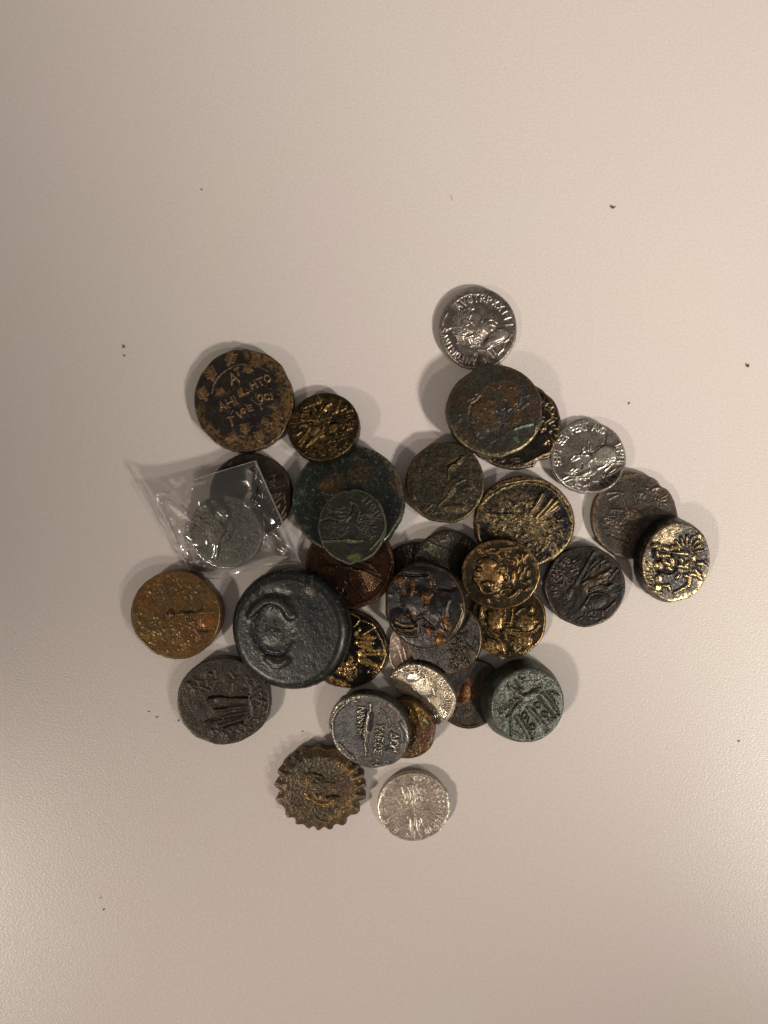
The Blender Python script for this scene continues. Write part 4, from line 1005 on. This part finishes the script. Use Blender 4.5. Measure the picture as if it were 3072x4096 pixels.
# ------------------------------------------------------------ the clear sachet
def film_material(name, kf, k0, rg):
    m = bpy.data.materials.new(name)
    m.use_nodes = True
    nt = m.node_tree
    N, K = nt.nodes, nt.links
    N.remove(N['Principled BSDF'])
    out = N['Material Output']
    tr = N.new('ShaderNodeBsdfTransparent'); tr.inputs[0].default_value = (.97, .97, .97, 1)
    gl = N.new('ShaderNodeBsdfGlossy'); gl.inputs['Roughness'].default_value = rg; gl.inputs['Color'].default_value = (1, .98, .95, 1)
    df = N.new('ShaderNodeBsdfDiffuse'); df.inputs[0].default_value = (.8, .78, .76, 1)
    tl = N.new('ShaderNodeBsdfTranslucent'); tl.inputs[0].default_value = (.8, .78, .76, 1)
    lw = N.new('ShaderNodeFresnel'); lw.inputs[0].default_value = 1.5
    sc = N.new('ShaderNodeMath'); sc.operation = 'MULTIPLY_ADD'; sc.inputs[1].default_value = kf; sc.inputs[2].default_value = k0
    K.new(lw.outputs[0], sc.inputs[0])
    a = N.new('ShaderNodeAddShader')
    K.new(df.outputs[0], a.inputs[0]); K.new(tl.outputs[0], a.inputs[1])
    m0 = N.new('ShaderNodeMixShader'); m0.inputs[0].default_value = .012
    K.new(tr.outputs[0], m0.inputs[1]); K.new(a.outputs[0], m0.inputs[2])
    m1 = N.new('ShaderNodeMixShader')
    K.new(sc.outputs[0], m1.inputs[0]); K.new(m0.outputs[0], m1.inputs[1]); K.new(gl.outputs[0], m1.inputs[2])
    K.new(m1.outputs[0], out.inputs[0])
    return m


FILM = film_material('clear_plastic_film', 4.0, -.07, .13)
FILM_BACK = film_material('clear_plastic_film_back', .8, 0.0, .14)
by_key = {c['key']: c for c in COINS}


def top_of(c, X, Y, grow=1.0):
    lx = (X - c['X']) / (PX * c['k'])
    ly = -(Y - c['Y']) / (PX * c['k'])
    bx, by = outline_xy(c, np.arctan2(ly, lx))
    q = np.hypot(lx, ly) / np.hypot(bx, by)
    hz = c['z'] + c['T'] + c['b'] * (X - c['X']) * 1e3 + c['cc'] * (Y - c['Y']) * 1e3 + .35
    return hz, q


def film_sheet(name, parent, top, org):
    # corners in the crop of the photograph, mapped onto the sheet's own height
    TL, TR, BR, BL = [np.array(p, float) for p in ((62, 525), (1132, 168), (1612, 1245), (452, 1345))]
    nu, nv = 240, 220
    a = np.linspace(0, 1, nu)[None, :]
    b = np.linspace(0, 1, nv)[:, None]
    U = (TL[0] * (1 - a) + TR[0] * a) * (1 - b) + (BL[0] * (1 - a) + BR[0] * a) * b
    V = (TL[1] * (1 - a) + TR[1] * a) * (1 - b) + (BL[1] * (1 - a) + BR[1] * a) * b
    # the lower edge sags into a soft point, the sides bow a little
    V = V + 90 * (b ** 2) * np.exp(-((a - .27) / .22) ** 2)
    V = V - 14 * np.sin(a * math.pi) * (1 - b)
    U = U + 16 * np.sin(b * math.pi) * (1 - a) ** 2
    U = U.ravel(); V = V.ravel()
    aa = np.repeat(a, nv, 0).ravel(); bb = np.repeat(b, nu, 1).ravel()
    gx = 590 + U * .3797
    gy = 1780 + V * .3797
    z = np.full(len(U), 6.0)
    for it in range(3):
        k = (HC - z * 1e-3) / HC
        X = (gx - 1536) * PX * k
        Y = -(gy - 2048) * PX * k
        h5, q5 = top_of(by_key[5], X, Y)
        h6, q6 = top_of(by_key[6], X, Y)
        zt = 2.6 * (1 - sstep(.0, .9, np.hypot(aa - .1, bb - 1))) * 0 + 1.4
        zz = np.full(len(U), 1.6)
        zz = np.maximum(zz, h5 - 6 * sstep(.9, 1.7, q5))
        zz = np.maximum(zz, h6 - (5.5 * sstep(.98, 1.9, q6)))
        # stiff corners stand up from the table
        zz = zz + 7.0 * np.exp(-(np.hypot((aa) / .38, (bb) / .40)) ** 2) + 2.8 * np.exp(-(np.hypot((1 - aa) / .22, bb / .25)) ** 2)
        zz = zz + 1.3 * np.exp(-(np.hypot((1 - aa) / .25, (1 - bb) / .25)) ** 2)
        if not top:
            back = np.maximum(np.full(len(U), .5), h5 - .1 - 6 * sstep(.9, 1.7, q5))
            back = back + 7.0 * np.exp(-(np.hypot((aa) / .38, (bb) / .40)) ** 2) + 2.8 * np.exp(-(np.hypot((1 - aa) / .22, bb / .25)) ** 2) - .25
            edge = np.minimum(np.minimum(aa, 1 - aa), np.minimum(bb, 1 - bb))
            seal = 1 - sstep(.0, .06, edge)
            zz = back * (1 - seal) + zz * seal - .04
            zz = np.where(q6 < 1.02, np.minimum(zz, by_key[6]['z'] + by_key[6]['b'] * (X - by_key[6]['X']) * 1e3 + by_key[6]['cc'] * (Y - by_key[6]['Y']) * 1e3 - .05), zz)
        G_ = zz.reshape(nv, nu)
        for _ in range(3):
            for ax, n_ in ((0, 9), (1, 9)):
                pad = [(n_, n_) if a_ == ax else (0, 0) for a_ in (0, 1)]
                cs = np.cumsum(np.pad(G_, pad, mode='edge'), axis=ax)
                w_ = 2 * n_ + 1
                cs = np.concatenate([np.zeros_like(np.take(cs, [0], ax)), cs], ax)
                G_ = (np.take(cs, range(w_, cs.shape[ax]), ax) - np.take(cs, range(0, cs.shape[ax] - w_), ax)) / w_
        if G_.shape == (nv, nu):
            zz = G_.ravel()
        # creases
        cre = np.zeros(len(U))
        if top:
            CRE = [(36, 2.0, '100,530 200,570 310,650 430,740 540,800 620,860 700,940 780,970'), (30, .9, '700,960 690,1080 680,1200'), (26, .9, '160,650 200,770 250,900 310,1000'),
                   (46, 2.6, '1110,300 1120,400 1130,510 1090,580'), (30, 1.3, '120,560 200,800 300,1020 400,1220'), (40, 1.7, '1170,300 1260,520 1400,850 1540,1130'), (30, .9, '300,1180 480,1260 600,1290'), (40, 2.2, '1330,930 1400,1010 1500,1090'), (14, .6, '1320,1010 1350,1100 1430,1160'),
                   (18, .5, '430,430 560,425 620,400'), (22, .7, '400,900 360,970 430,1040'), (15, .7, '505,1100 510,1200 495,1280'), (40, .6, '640,640 740,680 800,740'),
                   (40, .7, '1150,600 1250,700 1350,850'), (24, .5, '780,1440 1100,1380 1400,1290 1590,1230'), (18, .35, '800,1480 1150,1400 1450,1310')]
        else:
            CRE = [(30, -.5, '200,900 400,1100 430,1300'), (40, .4, '1150,400 1300,700 1450,1000'), (28, .4, '600,1400 1000,1330 1400,1250')]
        for w, h, s in CRE:
            P = pts(s)
            d = np.full(len(U), 1e9)
            side = np.zeros(len(U))
            for p, q_ in zip(P[:-1], P[1:]):
                ab = q_ - p
                t_ = np.clip(((U - p[0]) * ab[0] + (V - p[1]) * ab[1]) / (ab @ ab), 0, 1)
                d = np.minimum(d, np.hypot(U - p[0] - t_ * ab[0], V - p[1] - t_ * ab[1]))
            cre += h * .95 * np.exp(-(d / (w * 1.35)) ** 2)
        zz = zz + cre + (fbm(gx, gy, 130, 3.3 + top, 2) - .5) * .6
        if top:
            zz = np.where(q6 < 1.03, np.maximum(zz, h6 + .5), zz)
            zz = np.where(q5 < 1.0, np.maximum(zz, h5 + .05), zz)
        z = np.maximum(zz, .15)
    k = (HC - z * 1e-3) / HC
    X = (gx - 1536) * PX * k
    Y = -(gy - 2048) * PX * k
    co = np.stack([X - org[0], Y - org[1], z * 1e-3], 1)
    i = np.arange(nv - 1)[:, None]
    j = np.arange(nu - 1)[None, :]
    q0 = i * nu + j
    quads = np.stack([q0, q0 + nu, q0 + nu + 1, q0 + 1], -1).reshape(-1, 4)
    o = mesh_obj(name, co, quads, np.zeros((0, 3), int), FILM if top else FILM_BACK, parent)
    return o, co.reshape(nv, nu, 3)


org = (by_key[6]['X'], by_key[6]['Y'])
bag = bpy.data.objects.new('plastic_sachet', None)
link(bag)
bag.location = (org[0], org[1], 0)
bag['label'] = 'small clear crinkled plastic sachet with bright creases, holding one coin'
bag['category'] = 'plastic bag'
fo, grid = film_sheet('front_film', bag, True, org)
film_sheet('back_film', bag, False, org)


def tube(name, P, r, mat, parent, n=6):
    P = np.asarray(P)
    T_ = np.gradient(P, axis=0)
    T_ /= np.linalg.norm(T_, axis=1)[:, None]
    up = np.array([0, 0, 1.0])
    A_ = np.cross(T_, up); A_ /= np.linalg.norm(A_, axis=1)[:, None]
    B_ = np.cross(T_, A_)
    t = np.linspace(0, 2 * math.pi, n + 1)[:-1]
    co = P[:, None, :] + r * (np.cos(t)[None, :, None] * A_[:, None, :] + np.sin(t)[None, :, None] * B_[:, None, :])
    return mesh_obj(name, co.reshape(-1, 3), ring_quads(len(P), n), np.zeros((0, 3), int), mat, parent)


seam_m = bpy.data.materials.new('folded_film_seam')
seam_m.use_nodes = True
sb_ = seam_m.node_tree.nodes['Principled BSDF']
sb_.inputs['Base Color'].default_value = (.8, .78, .75, 1)
sb_.inputs['Roughness'].default_value = .2
sb_.inputs['Transmission Weight'].default_value = .85
sb_.inputs['IOR'].default_value = 1.3
tube('seam', grid[:, 0], .00022, seam_m, bag)
tube('seam', grid[:, -1], .00025, seam_m, bag)
tube('seam', grid[0, :], .00010, seam_m, bag)
tube('seam', grid[-1, :], .00012, seam_m, bag)

# ------------------------------------------------------------ crumbs and specks
cm = bpy.data.materials.new('dirt_crumb')
cm.use_nodes = True
cb_ = cm.node_tree
cbn = cb_.nodes['Principled BSDF']
nn = cb_.nodes.new('ShaderNodeTexNoise'); nn.inputs['Scale'].default_value = 4000
rmp = cb_.nodes.new('ShaderNodeValToRGB')
rmp.color_ramp.elements[0].color = (.09, .05, .03, 1); rmp.color_ramp.elements[1].color = (.30, .18, .10, 1)
cb_.links.new(nn.outputs['Fac'], rmp.inputs[0]); cb_.links.new(rmp.outputs[0], cbn.inputs['Base Color'])
cbn.inputs['Roughness'].default_value = .9


def crumb(x, y, sx, sy, label, seed, ang=0, name='crumb'):
    g = np.random.default_rng(seed)
    nt_, nr_ = 12, 6
    co = []
    for i in range(nr_):
        ph = math.pi * (i + .5) / nr_
        for j in range(nt_):
            t = 2 * math.pi * j / nt_
            s = .75 + .5 * g.random()
            lx = .6 * sx * math.sin(ph) * math.cos(t) * s
            ly = .6 * sy * math.sin(ph) * math.sin(t) * s
            lz = min(sx, sy) * .8 * (1 + math.cos(ph)) * s
            ca, sa = math.cos(ang), math.sin(ang)
            co.append(((lx * ca - ly * sa) * PX, (lx * sa + ly * ca) * PX, lz * PX))
    co = np.array(co)
    q = ring_quads(nr_, nt_)
    top = np.array([[0, (j + 1), j] for j in range(1, nt_ - 1)])
    o = mesh_obj(name, co, q, top, cm)
    o.location = ((x - 1536) * PX, -(y - 2048) * PX, 0)
    o['label'] = label
    o['category'] = 'crumb'
    o['group'] = 'specks of dirt on the table'
    return o


crumb(2452, 832, 11, 8, 'brown crumb on the bare table, upper right, the largest speck', 1, .2)
crumb(2990, 1464, 6, 11, 'small orange-brown crumb near the right edge of the table', 2)
crumb(808, 760, 5, 4, 'tiny black speck on the bare table, upper left', 3)
crumb(497, 1388, 5, 11, 'upper dark speck of the pair left of the wreath coin', 4, -.4)
crumb(499, 1424, 5, 6, 'lower dark speck of the pair left of the wreath coin', 5, .6)
crumb(2516, 1614, 3, 9, 'thin dark fleck on the table above the bright right-hand silver coin', 6, -.5)
crumb(2955, 2964, 9, 3, 'small grey fleck near the right edge of the table, below the middle', 7, .5)
crumb(596, 2846, 5, 4, 'left dark speck beside the dark brown ridged coin', 8)
crumb(628, 2868, 6, 4, 'middle dark speck beside the dark brown ridged coin', 9)
crumb(714, 2882, 6, 4, 'dark speck touching the left rim of the dark brown ridged coin', 10)
crumb(1210, 2925, 7, 2.5, 'fine dark fleck above the serrated coin', 11, .4)
crumb(404, 3590, 6, 3, 'faint dark fleck on the bare table, lower left', 12, .6)
crumb(415, 3637, 6, 3, 'second faint dark fleck on the bare table, just below the first at lower left', 13, -.7)


def fibre(pxs, r, label):
    P = pts(pxs)
    t = np.linspace(0, len(P) - 1, 14)
    x = np.interp(t, range(len(P)), P[:, 0])
    y = np.interp(t, range(len(P)), P[:, 1])
    x = (x + 2 * np.sin(t * 2.3) - 1536) * PX
    y = -(y + 1.5 * np.cos(t * 2.9) - 2048) * PX
    o = tube('fibre', np.stack([x, y, np.full(len(t), r * .9)], 1), r, cm, None, 5)
    o['label'] = label
    o['category'] = 'fibre'


fibre('1800,780 1804,790 1812,800', .00004, 'short dark fibre on the bare table above the topmost silver coin')
